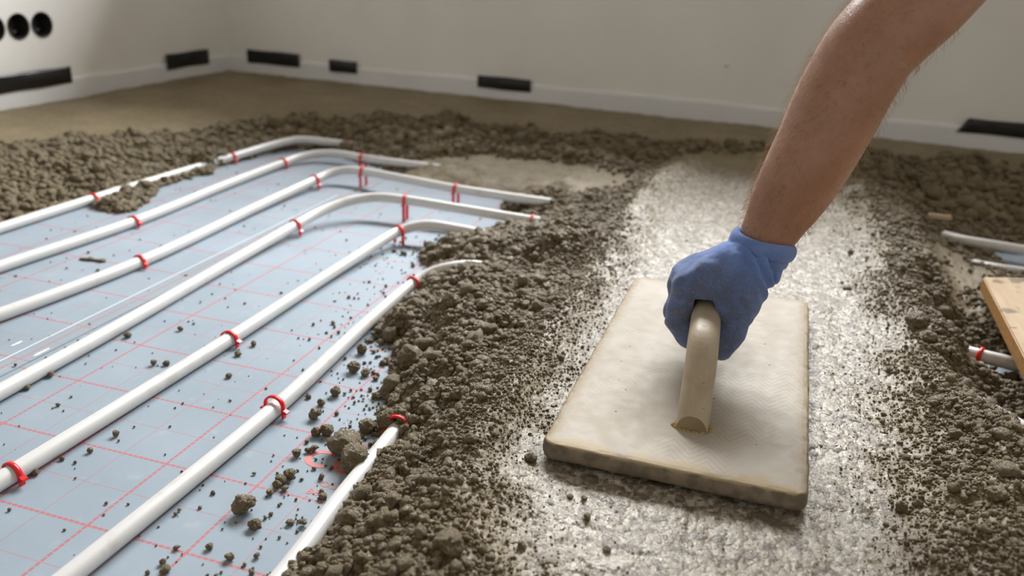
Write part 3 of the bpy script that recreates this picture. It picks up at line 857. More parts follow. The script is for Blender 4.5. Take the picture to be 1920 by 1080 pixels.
pipe('B', [Vector((-0.345, -0.3, zl)), P(-60, 521, zl), P(0, 500, zl), P(250, 416, zl), P(420, 348, zl), P(530, 306, 0.012), P(565, 294, 0.016), P(600, 288, 0.020), P(640, 289, 0.022), P(680, 296, 0.022), P(760, 307, 0.020), P(850, 318, 0.014), P(930, 326, 0.010)],
     'white heating pipe second from the left wall, bending right just before the mortar slabs')
pipe('C', [Vector((-0.20, -0.3, zl)), P(-60, 610, zl), P(0, 590, zl), P(262, 491, zl), P(480, 389, 0.011), P(590, 338, 0.018), P(620, 325, 0.024), P(650, 319, 0.030), P(690, 323, 0.032), P(760, 336, 0.032), P(855, 354, 0.031), P(960, 370, 0.031), P(1075, 386, 0.034), P(1180, 401, 0.030), P(1260, 412, 0.025)],
     'white heating pipe third from the left wall, longest stretch after its bend')
pipe('D', [Vector((-0.045, -0.3, z0)), P(-60, 768, z0), P(0, 735, z0), P(200, 625, z0), P(420, 499, z0), P(553, 423, 0.017), P(610, 393, 0.026), P(660, 376, 0.034), P(705, 370, 0.038), P(760, 375, 0.039), P(860, 391, 0.036), P(995, 413, 0.032), P(1035, 419, 0.032), P(1100, 429, 0.029), P(1180, 440, 0.025)],
     'white heating pipe fourth from the left wall, arching high above the foil')
pipe('E', [Vector((0.097, -0.3, z0)), P(-70, 945, z0), P(0, 902, z0), P(430, 636, z0), P(640, 500, 0.011), P(748, 434, 0.022), P(775, 425, 0.028), P(805, 422, 0.032), P(860, 430, 0.033), P(950, 448, 0.031), P(1020, 462, 0.027), P(1080, 472, 0.022)],
     'white heating pipe fifth from the left wall, ending at the dark mortar hollow')
pipe('F', [Vector((0.243, -0.3, z0)), P(60, 1136, z0), P(130, 1080, z0), P(515, 766, z0), P(690, 604, 0.011), P(775, 532, 0.018), P(805, 514, 0.026), P(835, 504, 0.034), P(870, 499, 0.038), P(905, 500, 0.037), P(960, 508, 0.028), P(1010, 518, 0.018)],
     'white heating pipe sixth from the left wall, bright long run beside the front heap')
pipe('G', [Vector((0.397, -0.3, z0)), P(530, 1080, z0), P(640, 935, z0), P(745, 805, z0), P(815, 715, z0), P(870, 650, z0)],
     'white heating pipe nearest the camera, smeared with mortar and running under the heap')
GR_ = 'pipe stretches showing through the mortar at the right'
pipe('H', [P(1770, 441, 0.016), P(1805, 450, 0.020), P(1860, 459, 0.022), P(1920, 469, 0.022), P(2020, 486, 0.02), P(2200, 516, 0.012)], 'white heating pipe at the far right, lying bare above the foil patch', GR_)
pipe('I', [P(1780, 652, 0.014), P(1838, 667, 0.019), P(1880, 677, 0.020), P(1930, 689, 0.020), P(2040, 716, 0.016), P(2200, 760, 0.012)], 'white heating pipe at the right edge beside the red clip', GR_)
pipe('J', [P(1835, 757, 0.020), P(1885, 786, 0.026), P(1930, 812, 0.026), P(2040, 880, 0.014)], 'white heating pipe glimpsed as a short scrap low at the right edge', GR_)
pipe('K', [P(1820, 494, 0.004), P(1865, 503, 0.010), P(1920, 511, 0.011), P(2060, 534, 0.01)], 'white heating pipe barely showing between foil patch and plank at the right', GR_)

# ------------------------------------------------------------------ red clips
def clip(px, py, key, label, tall=0.0005):
    path = PIPES[key]
    q = min(range(len(path)), key=lambda i: 0 if False else (Vector((px, py)) - proj(path[i] + Vector((0, 0, 0.004)))).length)
    p = path[q]; t = (path[min(q + 1, len(path) - 1)] - path[max(q - 1, 0)]); t.z = 0; t.normalize()
    e = empty('pipe_clip', (p.x, p.y, 0.0012 if p.x < -0.084 else 0.0), label, 'pipe clip', 'red clips holding the heating pipes')
    e.rotation_euler = (0, 0, math.atan2(t.y, t.x) - math.pi / 2 + random.uniform(-0.12, 0.12))
    zc = p.z - e.location.z
    R, th, w = 0.0102, 0.0019, 0.0026           # arch inner radius, thickness, half-width along the pipe
    top = zc + tall
    V = []; F = []; N = 22
    lowz = max(0.006, zc + tall - 0.010)        # where the arch turns into the prongs
    prof = [(-R, lowz)] + [(R * math.cos(math.pi - math.pi * k / N), top + (R - 0.0012) * math.sin(math.pi * k / N)) for k in range(N + 1)] + [(R, lowz)]
    for i, (x, z) in enumerate(prof):
        if i == 0: nx_, nz_ = -1, 0
        elif i == len(prof) - 1: nx_, nz_ = 1, 0
        else:
            a = math.pi - math.pi * (i - 1) / N; nx_, nz_ = math.cos(a), math.sin(a)
        ww = w * (0.85 + 0.25 * abs(nx_))
        for (dy, dd) in ((-ww, 0), (ww, 0), (ww * 0.8, th), (-ww * 0.8, th)): V.append((x + nx_ * dd, dy, z + nz_ * dd))
        if i: b = i * 4; F += [(b - 4 + k, b - 4 + (k + 1) % 4, b + (k + 1) % 4, b + k) for k in range(4)]
    F += [(0, 1, 2, 3), tuple(len(V) - 4 + k for k in (3, 2, 1, 0))]
    bm = bmesh.new(); bm.from_mesh(mesh_pd('arch', V, F))
    link('arch', from_bm('arch', bm), M_RED, e)
    for sgn in (-1, 1):
        bm = bmesh.new()
        def hull(pts):
            vs = [bm.verts.new((sgn * a, b, c)) for a, b, c in pts]; bmesh.ops.convex_hull(bm, input=vs)
        x0 = R - 0.0002; x1 = R + th
        hull([(x, y, z) for x in (x0, x1 - 0.0002) for y in (-w, w) for z in (-0.0005, lowz + 0.0006)])              # prong
        f = lowz + 0.0005
        hull([(x0, -w, f - 0.002), (x0, w, f - 0.002), (x1 + 0.0046, -w * 1.1, f + 0.0004), (x1 + 0.0046, w * 1.1, f + 0.0004),
              (x1 + 0.0048, -w * 1.1, f + 0.0018), (x1 + 0.0048, w * 1.1, f + 0.0018), (x0, -w, f + 0.0046), (x0, w, f + 0.0046)])   # flared barb
        link('prong', from_bm('prong', bm), M_RED, e, smooth=False)
    return e
RT = RM.transposed()
def proj(v):
    c = RT @ (Vector(v) - Vector(CAM))
    return Vector((960 + FPX * c.x / -c.z, 540 - FPX * c.y / -c.z))
for a in [(174, 374, 'A', 'red clip on the pipe nearest the left wall, where mortar starts to cover it'),
          (437, 293, 'A', 'red clip on the pipe nearest the left wall, at the stub before its bend'),
          (652, 268, 'A', 'red clip speck farthest back, almost buried past the first bend'),
          (250, 416, 'B', 'red clip on the second pipe, halfway along the straight run'),
          (530, 305, 'B', 'red clip on the second pipe, just before its bend'),
          (678, 296, 'B', 'red clip on the second pipe, after its bend'),
          (262, 490, 'C', 'red clip on the third pipe, halfway along the straight run'),
          (590, 337, 'C', 'red clip on the third pipe, just before its bend'),
          (681, 322, 'C', 'red clip on the third pipe, at the end of its bend'),
          (857, 354, 'C', 'red clip on the third pipe, far along after the bend'),
          (553, 422, 'D', 'red clip on the fourth pipe, just before its bend'),
          (759, 375, 'D', 'red clip on the fourth pipe, tall one where the pipe arches'),
          (997, 413, 'D', 'red clip on the fourth pipe, last one before the mortar heap'),
          (20, 902, 'E', 'red clip on the fifth pipe, at the left frame edge'),
          (428, 636, 'E', 'red clip on the fifth pipe, halfway along the straight run'),
          (748, 432, 'E', 'red clip on the fifth pipe, just before its bend')]:
    clip(*a)
clip(515, 765, 'F', 'large red clip on the sixth pipe, standing tall and nearest the camera', 0.0045)
clip(775, 531, 'F', 'red clip on the sixth pipe, at its bend into the heap')
clip(748, 803, 'G', 'red clip half buried in mortar where the nearest pipe vanishes', 0.0055)
clip(1838, 667, 'I', 'red clip alone at the right edge, on the pipe under the plank')

# ------------------------------------------------------------------ plaster float
def mat_board():
    m = NT('float_board'); P = m.co()
    sp = m.n.new('ShaderNodeSeparateXYZ'); m.l(P, sp.inputs[0]); X, Y = sp.outputs[0], sp.outputs[1]
    n = m.noise(P, 14, 5); n2 = m.noise(P, 70, 4); n3 = m.noise(P, 260, 3)
    col = m.mix(m.ramp(n, 0.35, 0.65), (0.41, 0.358, 0.285), (0.465, 0.42, 0.35))
    # worn zig-zag tread
    tri = m.math('ABSOLUTE', m.math('SUBTRACT', m.math('FRACT', m.math('DIVIDE', m.math('ADD', X, 10), 0.031)), 0.5))
    z = m.math('FRACT', m.math('DIVIDE', m.math('ADD', m.math('ADD', Y, 10), m.math('MULTIPLY', tri, 0.040)), 0.0088))
    ln = m.math('MULTIPLY', m.math('LESS_THAN', z, 0.14), m.ramp(m.noise(P, 9, 3), 0.42, 0.6, 0, 0.55))
    col = m.mix(ln, col, (0.30, 0.24, 0.17))
    # dirty rim
    ex = m.math('SUBTRACT', 0.1125, m.math('ABSOLUTE', X)); ey = m.math('SUBTRACT', 0.2265, m.math('ABSOLUTE', Y))
    e = m.math('MINIMUM', ex, ey)
    e = m.math('ADD', e, m.math('MULTIPLY', m.math('SUBTRACT', n2, 0.5), 0.035))
    col = m.mix(m.ramp(e, 0.014, 0.004, 0, 0.85), col, (0.30, 0.22, 0.125))
    ef = m.math('ADD', m.math('ADD', Y, 0.2265), m.math('MULTIPLY', m.math('SUBTRACT', n2, 0.5), 0.07))
    col = m.mix(m.ramp(ef, 0.016, 0.006, 0, 0.5), col, (0.47, 0.36, 0.20))
    spk = m.voro(P, 55)
    col = m.mix(m.math('MULTIPLY', m.ramp(spk.outputs['Distance'], 0.075, 0.045), m.ramp(n2, 0.5, 0.56)), col, (0.09, 0.075, 0.055))
    # darker mottled brown on the vertical faces
    col2 = m.mix(m.ramp(n2, 0.4, 0.6), (0.155, 0.125, 0.09), (0.25, 0.205, 0.15))
    g = m.n.new('ShaderNodeNewGeometry'); sn = m.n.new('ShaderNodeSeparateXYZ'); m.l(g.outputs['Normal'], sn.inputs[0])
    col = m.mix(m.ramp(m.math('ADD', sn.outputs[2], m.math('MULTIPLY', m.math('SUBTRACT', n2, 0.5), 0.9)), 0.72, 0.55), col, col2)
    m.bump(m.math('ADD', m.math('MULTIPLY', n3, 0.5), m.math('MULTIPLY', n2, 0.25)), 0.2, 0.0006)
    return m.set(col, m.ramp(n2, 0.3, 0.7, 0.55, 0.72), 0.3)
M_BOARD = mat_board()
def mat_handle():
    m = NT('float_handle'); P = m.co()
    mp = m.n.new('ShaderNodeMapping'); mp.inputs['Scale'].default_value = (1, 0.25, 1); m.l(P, mp.inputs[0])
    n = m.noise(mp.outputs[0], 60, 5); n2 = m.noise(P, 30, 4); n3 = m.noise(P, 170, 3)
    col = m.mix(m.ramp(n, 0.35, 0.65), (0.42, 0.335, 0.225), (0.49, 0.41, 0.30))
    col = m.mix(m.ramp(n3, 0.66, 0.75, 0, 0.7), col, (0.22, 0.17, 0.12))
    w = m.n.new('ShaderNodeTexWave'); w.wave_type = 'BANDS'; w.bands_direction = 'Z'; w.inputs['Scale'].default_value = 90; w.inputs['Distortion'].default_value = 3
    m.l(P, w.inputs[0])
    m.bump(m.math('ADD', m.math('MULTIPLY', w.outputs[0], 0.25), n3), 0.15, 0.0008)
    return m.set(col, m.ramp(n2, 0.3, 0.7, 0.36, 0.52), 0.45)
M_HANDLE = mat_handle()
BX, BY = 0.6660, 0.3866
TOPZ = 0.0705
fl = empty('plaster_float', (BX, BY, LZ), 'large pale plaster float with arched handle, pressed on the fresh screed under the gloved hand', 'float')
def board():
    hx, hy, rc = 0.1130, 0.2275, 0.014
    loop = []
    for (cx, cy, a0) in ((hx - rc, hy - rc, 0), (-hx + rc, hy - rc, 90), (-hx + rc, -hy + rc, 180), (hx - rc, -hy + rc, 270)):
        for k in range(9):
            a = math.radians(a0 + 90 * k / 8); loop.append((cx + rc * math.cos(a), cy + rc * math.sin(a)))
    dense = []
    for i in range(len(loop)):
        a, b = Vector(loop[i]), Vector(loop[(i + 1) % len(loop)]); n = max(1, int((b - a).length / 0.003))
        for k in range(n): dense.append(a.lerp(b, k / n))
    D = np.array([v[:] for v in dense]); N = len(D)
    tx = np.roll(D, -1, 0) - np.roll(D, 1, 0); tx /= np.linalg.norm(tx, axis=1)[:, None]
    nr = np.stack([tx[:, 1], -tx[:, 0]], 1)
    zt = TOPZ - LZ
    V = []; F = []
    prof = [(0.004, 0.0035), (0.001, 0.005), (0.0, 0.008), (0.0, 0.0115), (0.0003, 0.015), (0.0012, 0.0185), (0.0032, zt - 0.0006), (0.007, zt), (0.0105, zt)]
    for j, (ins, z) in enumerate(prof):
        j1 = vn2(D[:, 0] * 31 + j * 0.5, D[:, 1] * 37 + j * 0.4, 71) * 0.0012 + vn2(D[:, 0] * 170 + j, D[:, 1] * 183, 72) * 0.0009 + vn2(D[:, 0] * 420 + j, D[:, 1] * 420, 73) * 0.0007
        k = 0.0 if j in (0, 8) else 1.0
        pp = D - nr * (ins + j1 * k)[:, None] if isinstance(j1, np.ndarray) else D
        zz = z + (vn2(D[:, 0] * 120, D[:, 1] * 120, 75) * 0.0012 if j in (5, 6) else 0 * D[:, 0])
        V += [(p[0], p[1], float(zz[i])) for i, p in enumerate(pp)]
        if j: F += [((j - 1) * N + i, (j - 1) * N + (i + 1) % N, j * N + (i + 1) % N, j * N + i) for i in range(N)]
    F.append(tuple(range(N))[::-1]); F.append(tuple(range((len(prof) - 1) * N, len(prof) * N)))
    bm = bmesh.new(); bm.from_mesh(mesh_pd('board', V, F)); return from_bm('board', bm)
bo = link('board', board(), M_BOARD, fl)
for pl in bo.data.polygons:
    if len(pl.vertices) > 5 or abs(pl.normal.z) > 0.98: pl.use_smooth = False
bo.rotation_euler = (math.radians(-0.35), 0, 0); bo.location = (0, 0, 0.0008)
def handle():
    y0, y1 = 0.2285, 0.5650; zb = TOPZ - 0.012; zt = 0.1345
    hx = 0.6755 - BX; hx2 = 0.6665 - BX
    pts = [(hx, .205, .037), (hx, .221, .0559), (hx, .2394, .0779), (hx - .0008, .258, .1000), (hx - .0012, .268, .1120), (hx - .002, .278, .1230), (hx - .003, .290, .1310), (hx - .004, .305, .1345),
           (hx2, .39, .1355), (hx2, .48, .1345), (hx2, .495, .131), (hx2, .507, .123), (hx2, .517, .112), (hx2, .545, .078), (hx2, .565, .054)]
    ctrl = [Vector((x_, y_ - BY, z_ - LZ)) for x_, y_, z_ in pts]
    path = catmull(ctrl, 10); N = 36; V = []; F = []
    for i, p in enumerate(path):
        t = (path[min(i + 1, len(path) - 1)] - path[max(i - 1, 0)]).normalized(); s = Vector((1, 0, 0)); u = s.cross(t).normalized()
        for k in range(N):
            a = 2 * math.pi * k / N; c, sn = math.cos(a), math.sin(a)
            f = lambda v: math.copysign(abs(v) ** 0.86, v)
            V.append(p + s * (0.0148 * f(c)) + u * (0.0142 * f(sn)))
        if i: F += [((i - 1) * N + k, (i - 1) * N + (k + 1) % N, i * N + (k + 1) % N, i * N + k) for k in range(N)]
    F += [tuple(range(N))[::-1], tuple(range(len(V) - N, len(V)))]
    bm = bmesh.new(); bm.from_mesh(mesh_pd('handle', V, F)); bmesh.ops.recalc_face_normals(bm, faces=bm.faces)
    for co, no in ((Vector((0, y0 - BY, 0)), Vector((0, -1, 0))), (Vector((0, y1 - 0.008 - BY, 0)), Vector((0, 1, 0))), (Vector((0, 0, TOPZ - LZ - 0.001)), Vector((0, 0, -1)))):
        g = bmesh.ops.bisect_plane(bm, geom=bm.verts[:] + bm.edges[:] + bm.faces[:], plane_co=co, plane_no=no, clear_outer=True)
        ed = [e for e in g['geom_cut'] if isinstance(e, bmesh.types.BMEdge)]
        if ed: bmesh.ops.contextual_create(bm, geom=ed)
    bmesh.ops.recalc_face_normals(bm, faces=bm.faces)
    for e in bm.edges:
        e.smooth = not (len(e.link_faces) == 2 and e.calc_face_angle() > 0.45)
    me = from_bm('handle', bm)
    return me
ho = link('handle', handle(), M_HANDLE, fl)
ho.data.materials.append(mat_simple('handle_end_grain', (0.27, 0.20, 0.12), 0.7, 0.3, 0.3, 300, 0.001, (0.32, 0.245, 0.15), 60))
for pl in ho.data.polygons:
    if len(pl.vertices) > 5:
        pl.use_smooth = False
        if abs(pl.normal.y) > 0.9: pl.material_index = 1
# squeezed-out glue beads round the near foot
bm = bmesh.new()
for k in range(19):
    a = math.pi * (0.9 + 1.2 * k / 18); r = random.uniform(0.0020, 0.0038)
    x = 0.6755 - BX + 0.0155 * math.cos(a); y = 0.2335 - BY + (0.0065 if math.sin(a) < 0 else 0.02) * math.sin(a)
    bmesh.ops.create_icosphere(bm, subdivisions=2, radius=r, matrix=Matrix.Translation((x + random.uniform(-.001, .001), y, TOPZ - LZ + r * 0.4)) @ Matrix.Diagonal((1.05, 0.85, 1.0, 1)))
link('glue_beads', from_bm('glue_beads', bm), M_GLUE, fl)

# ------------------------------------------------------------------ plank at the right
def mat_plank():
    m = NT('plank_wood'); P = m.geo()
    mp = m.n.new('ShaderNodeMapping'); mp.inputs['Scale'].default_value = (6, 1, 6); m.l(P, mp.inputs[0])
    n = m.noise(mp.outputs[0], 14, 4); n2 = m.noise(P, 25, 4)
    col = m.mix(m.ramp(n, 0.35, 0.65), (0.50, 0.355, 0.215), (0.58, 0.44, 0.29))
    col = m.mix(m.ramp(n2, 0.60, 0.66), col, (0.24, 0.18, 0.12))
    g = m.n.new('ShaderNodeNewGeometry'); sn = m.n.new('ShaderNodeSeparateXYZ'); m.l(g.outputs['Normal'], sn.inputs[0])
    col = m.mix(m.ramp(sn.outputs[2], 0.8, 0.5), col, m.mix(m.ramp(m.noise(P, 160, 3), 0.35, 0.65), (0.50, 0.27, 0.09), (0.36, 0.18, 0.06)))
    m.bump(n, 0.2, 0.001)
    return m.set(col, 0.6, 0.3)
pz = 0.060
c0, c1, c2 = at(1843, 519, pz), at(1960, 521, pz), at(1922, 672, pz)
dirn = (c2 - c0).normalized(); c3 = c0 + dirn * 0.62
c1 = c0 + (c1 - c0).normalized() * 0.30; c4 = c1 + dirn * 0.62
bm = bmesh.new()
tv = [bm.verts.new(v) for v in (c0, c1, c4, c3)]; bv = [bm.verts.new(v - Vector((0, 0, 0.021))) for v in (c0, c1, c4, c3)]
bm.faces.new(tv); bm.faces.new(bv[::-1])
for i in range(4): bm.faces.new((tv[i], tv[(i + 1) % 4], bv[(i + 1) % 4], bv[i]))
bmesh.ops.bevel(bm, geom=bm.edges[:], offset=0.0015, segments=2, affect='EDGES')
tag(link('plank', from_bm('plank', bm), mat_plank(), smooth=False), 'pale wooden plank with mortar splashes lying at the right edge', 'plank')
# a small pale stick and a white chip
s0 = at(1739, 404, 0.055); s1 = at(1784, 408, 0.055)
bm = bmesh.new(); bmesh.ops.create_cube(bm, size=1)
bmesh.ops.scale(bm, vec=((s1 - s0).length, 0.010, 0.008), verts=bm.verts); bmesh.ops.bevel(bm, geom=bm.edges[:], offset=0.0015, segments=2, affect='EDGES')
o = link('wood_offcut', from_bm('wood_offcut', bm), M_STICK, smooth=False)
mid = (s0 + s1) / 2
for _ in range(8):
    hh = max(float(hgt(np.array([mid.x + q_]), np.array([mid.y]))[0][0]) for q_ in (-0.012, 0, 0.012)); mid = at(1762, 406, hh + 0.005)
o.location = mid; o.rotation_euler = (0, 0.03, math.atan2(s1.y - s0.y, s1.x - s0.x))
tag(o, 'short pale stick lying on the dark mortar behind the right ridge', 'stick')
pp = at(383, 265, 0.045); hh = float(hgt(np.array([pp.x]), np.array([pp.y]))[0][0]); pp = at(383, 265, hh + 0.004)
V, F = lump_mesh('x', 3, 0.35, 77, 0.5)
tag(link('plastic_chip', mesh_np('plastic_chip', V * np.array([0.009, 0.007, 0.007]) + np.array(pp), F), M_WHITE), 'small white chip lying in the mortar heap before the left wall', 'chip')

# ------------------------------------------------------------------ the worker's arm
def mat_skin():
    m = NT('skin'); P = m.co()
    n = m.noise(P, 22, 4); n2 = m.noise(P, 180, 3); n3 = m.noise(P, 700, 2)
    col = m.mix(m.ramp(n, 0.35, 0.65), (0.35, 0.172, 0.102), (0.42, 0.222, 0.142))
    col = m.mix(m.ramp(n2, 0.35, 0.7, 0, 0.35), col, (0.36, 0.155, 0.10))
    v = m.voro(P, 26)
    col = m.mix(m.math('MULTIPLY', m.ramp(v.outputs['Distance'], 0.05, 0.03), 0.6), col, (0.14, 0.06, 0.04))
    m.bump(m.math('ADD', n3, m.math('ADD', n2, m.math('MULTIPLY', n, 3.0))), 0.35, 0.0009)
    m.b.inputs['Sheen Weight'].default_value = 0.45; m.b.inputs['Sheen Roughness'].default_value = 0.35
    m.b.inputs['Sheen Tint'].default_value = (1, 0.85, 0.75, 1)
    return m.set(col, 0.36, 0.6, Subsurface_Weight=0.12, Subsurface_Scale=0.006)
M_SKIN = mat_skin()
def mat_hair():
    m = NT('arm_hair')
    df = m.node('ShaderNodeBsdfDiffuse'); tr = m.node('ShaderNodeBsdfTranslucent'); mx = m.node('ShaderNodeMixShader')
    for q_ in (df, tr): q_.inputs[0].default_value = (0.62, 0.44, 0.29, 1)
    mx.inputs[0].default_value = 0.5
    m.l(df.outputs[0], mx.inputs[1]); m.l(tr.outputs[0], mx.inputs[2]); m.l(mx.outputs[0], m.n['Material Output'].inputs[0])
    return m.m
def mat_glove():
    m = NT('blue_knit_glove'); P = m.co()
    n = m.noise(P, 30, 4); n2 = m.noise(P, 110, 4); n3 = m.noise(P, 650, 2)
    a = m.n.new('ShaderNodeAttribute'); a.attribute_name = 'grip'
    col = m.mix(m.ramp(n, 0.35, 0.65), (0.13, 0.225, 0.54), (0.20, 0.315, 0.68))
    soil = m.math('MULTIPLY', a.outputs['Fac'], m.ramp(n2, 0.3, 0.6, 0.55, 0.95))
    col = m.mix(soil, col, (0.10, 0.102, 0.125))
    col = m.mix(m.math('MULTIPLY', a.outputs['Fac'], m.ramp(n2, 0.58, 0.68, 0, 0.5)), col, (0.26, 0.22, 0.17))
    col = m.mix(m.math('MULTIPLY', m.ramp(n2, 0.62, 0.72, 0, 0.35), m.ramp(n, 0.45, 0.6)), col, (0.30, 0.27, 0.25))
    col = m.mix(m.ramp(n3, 0.5, 0.75, 0, 0.3), col, (0.30, 0.36, 0.52))
    wv = m.n.new('ShaderNodeTexWave'); wv.wave_type = 'BANDS'; wv.bands_direction = 'DIAGONAL'; wv.inputs['Scale'].default_value = 260; wv.inputs['Distortion'].default_value = 2.5; wv.inputs['Detail'].default_value = 1
    m.l(P, wv.inputs[0])
    m.bump(m.math('ADD', m.math('MULTIPLY', wv.outputs[0], 0.7), n3), 0.55, 0.0011)
    m.b.inputs['Sheen Weight'].default_value = 0.7
    m.b.inputs['Sheen Tint'].default_value = (0.6, 0.7, 1, 1)
    return m.set(col, 0.85, 0.2)
M_GLOVE = mat_glove()

person = empty('person', aty(1420, 460, 0.40), "person's bare right arm reaching down from the upper right, blue work glove gripping the float", 'person')
inv = Matrix.Translation(-person.location)
SEC = [((1383, 462), (1462, 506), .398), ((1385, 440), (1471, 484), .400), ((1399, 392), (1509, 434), .405), ((1414, 345), (1538, 404), .410), ((1433, 300), (1573, 360), .416), ((1466, 228), (1611, 305), .426),
       ((1500, 152), (1643, 250), .436), ((1530, 96), (1668, 204), .444), ((1560, 45), (1700, 153), .452), ((1602, -4), (1738, 112), .462), ((1664, -62), (1792, 62), .476), ((1745, -130), (1855, -6), .492), ((1835, -200), (1935, -78), .51), ((1960, -300), (2060, -170), .535), ((2080, -400), (2200, -260), .56)]
def arm():
    C = []; W = []; Ax = []
    for (l, r, y) in SEC:
        a, b = aty(*l, y), aty(*r, y); C.append((a + b) / 2); W.append((b - a).length / 2); Ax.append((b - a).normalized())
    M = len(C); n = 10
    Cs = catmull(C, n); Ws = [v.x for v in catmull([Vector((w, 0.03 * i, 0)) for i, w in enumerate(W)], n)]; As = [v.normalized() for v in catmull(Ax, n)]
    N = 56; V = []; F = []
    for i, p in enumerate(Cs):
        t = (Cs[min(i + 1, len(Cs) - 1)] - Cs[max(i - 1, 0)]).normalized(); s = As[i]; s = (s - t * s.dot(t)).normalized(); u = s.cross(t).normalized()
        f = i / (len(Cs) - 1)
        w = Ws[i]; dpt = w * (0.82 + 0.18 * sstep(0.0, 0.5, np.array(f)))
        e = 1.0
        for k in range(N):
            a = 2 * math.pi * k / N; c, sn = math.cos(a), math.sin(a)
            m_ = 1 + 0.025 * math.cos(3 * a + f * 5) + 0.018 * math.sin(2 * a + f * 9)
            m_ -= 0.06 * math.exp(-((f - 0.58) / 0.03) ** 2) * math.exp(-((c - 0.55) / 0.35) ** 2) * 0.5      # elbow crease
            V.append(p + (s * (c * w) + u * (sn * float(dpt))) * (m_ / (1 + 0.02)))
        if i: F += [((i - 1) * N + k, (i - 1) * N + (k + 1) % N, i * N + (k + 1) % N, i * N + k) for k in range(N)]
    for end in (0, len(Cs) - 1):
        V.append(Cs[end] + (Cs[end] - Cs[1 if end == 0 else end - 1]) * 1.2); c = len(V) - 1
        for k in range(N): F.append((end * N + k, end * N + (k + 1) % N, c))
    V = [v - person.location for v in V]
    bm = bmesh.new(); bm.from_mesh(mesh_pd('arm', V, F)); me = from_bm('arm', bm)
    return me, Cs, Ws, As, N
ame, ACs, AWs, AAs, AN = arm()
ao = link('arm', ame, M_SKIN, person)
# fine hairs
Vn = np.array([v.co[:] for v in ame.vertices]); Nn = np.array([v.normal[:] for v in ame.vertices])
hv = []; hf = []
g = np.random.default_rng(5)
nring = len(ACs)
for k in range(5200):
    i = int(g.uniform(8, nring * 0.72)); j = int(g.integers(0, AN))
    b = i * AN + j; p = Vector(Vn[b]); n_ = Vector(Nn[b])
    nb2 = (i + 1) * AN + (j + 1) % AN
    p = p.lerp(Vector(Vn[nb2]), g.random())
    # more on the outer (left) side
    c = math.cos(2 * math.pi * j / AN)
    if g.random() > (0.95 if c < -0.2 else 0.28): continue
    down = (ACs[max(i - 4, 0)] - ACs[i]).normalized()
    side = Vector(g.normal(0, 0.35, 3))
    L = g.uniform(0.006, 0.014); d1 = (n_ * 0.75 + down * 0.55 + side * 0.6).normalized(); d2 = (n_ * 0.3 + down * 1.0 + side).normalized()
    q1 = p + d1 * L * 0.5; q2 = q1 + d2 * L * 0.5
    r = 0.00017; o = len(hv)
    for (q_, rr) in ((p - n_ * 0.0005, r), (q1, r * 0.8), (q2, r * 0.25)):
        for a in range(3):
            an = 2.094 * a; hv.append(q_ + Vector((math.cos(an) * rr, math.sin(an) * rr, 0)))
    for s_ in (0, 3):
        hf += [(o + s_ + a, o + s_ + (a + 1) % 3, o + s_ + 3 + (a + 1) % 3, o + s_ + 3 + a) for a in range(3)]
hob = link('arm_hair', mesh_pd('arm_hair', hv, hf), mat_hair(), person)
tag(hob, 'fine light hairs along the forearm', kind='stuff')

# glove --------------------------------------------------------------------
_b = bmesh.new(); bmesh.ops.create_icosphere(_b, subdivisions=3, radius=1); ICO = [v.co.copy() for v in _b.verts]; _b.free()
def cone_hull(bm, spheres):
    vs = [bm.verts.new(c + v * r) for (c, r) in spheres for v in ICO]
    bmesh.ops.convex_hull(bm, input=vs)
    bmesh.ops.delete(bm, geom=[v for v in bm.verts if not v.link_faces], context='VERTS')
def hull_piece(spheres):
    bm = bmesh.new(); cone_hull(bm, [(Vector(c), r) for c, r in spheres])
    bmesh.ops.recalc_face_normals(bm, faces=bm.faces)
    V = [v.co.copy() for v in bm.verts]; bm.verts.index_update(); F = [[v.index for v in f.verts] for f in bm.faces]; bm.free()
    return V, F
pieces = []
def chain(pts):
    for a, b in zip(pts[:-1], pts[1:]): pieces.append(hull_piece([a, b]))
idx_ = [((.6440, .3530, .1640), .0140), ((.6385, .3480, .1250), .0118), ((.6580, .3460, .1075), .0105), ((.6790, .3480, .1080), .0096)]
mid_ = [((.6400, .3740, .1680), .0145), ((.6350, .3720, .1240), .0118), ((.6560, .3700, .1050), .0105), ((.6810, .3710, .1065), .0096)]
rng_ = [((.6430, .3960, .1650), .0140), ((.6370, .3955, .1235), .0115), ((.6570, .3940, .1055), .0102), ((.6810, .3945, .1080), .0094)]
pky_ = [((.6480, .4160, .1580), .0125), ((.6410, .4170, .1240), .0102), ((.6570, .4150, .1100), .0094), ((.6770, .4150, .1090), .0086)]
for c in (idx_, mid_, rng_, pky_): chain(c)
thb_ = [((.7080, .3720, .1790), .0185), ((.7025, .3490, .1540), .0160), ((.6990, .3430, .1400), .0125), ((.6960, .3395, .1270), .0134), ((.6880, .3370, .1085), .0112)]
chain(thb_)
W0, W1 = Vector((.6965, .3920, .1960)), Vector((.7110, .4050, .1930))
pieces.append(hull_piece([(idx_[0][0], .0140), (mid_[0][0], .0145), ((.6880, .3780, .1900), .0190), ((.6950, .4000, .1930), .0190), ((.6750, .3480, .1660), .0120)]))
pieces.append(hull_piece([(mid_[0][0], .0145), (rng_[0][0], .0140), (pky_[0][0], .0125), ((.6950, .4050, .1900), .0185), ((.6850, .4200, .1780), .0150)]))
pieces.append(hull_piece([((.6880, .3780, .1900), .0190), ((.7080, .3720, .1790), .0185), ((.7100, .4050, .1830), .0185), ((.6950, .4050, .1930), .0190), ((.6780, .3480, .1660), .0110)]))
pieces.append(hull_piece([((.7030, .3500, .1560), .0150), ((.6780, .3470, .1660), .0105), ((.7080, .3720, .1790), .0185)]))
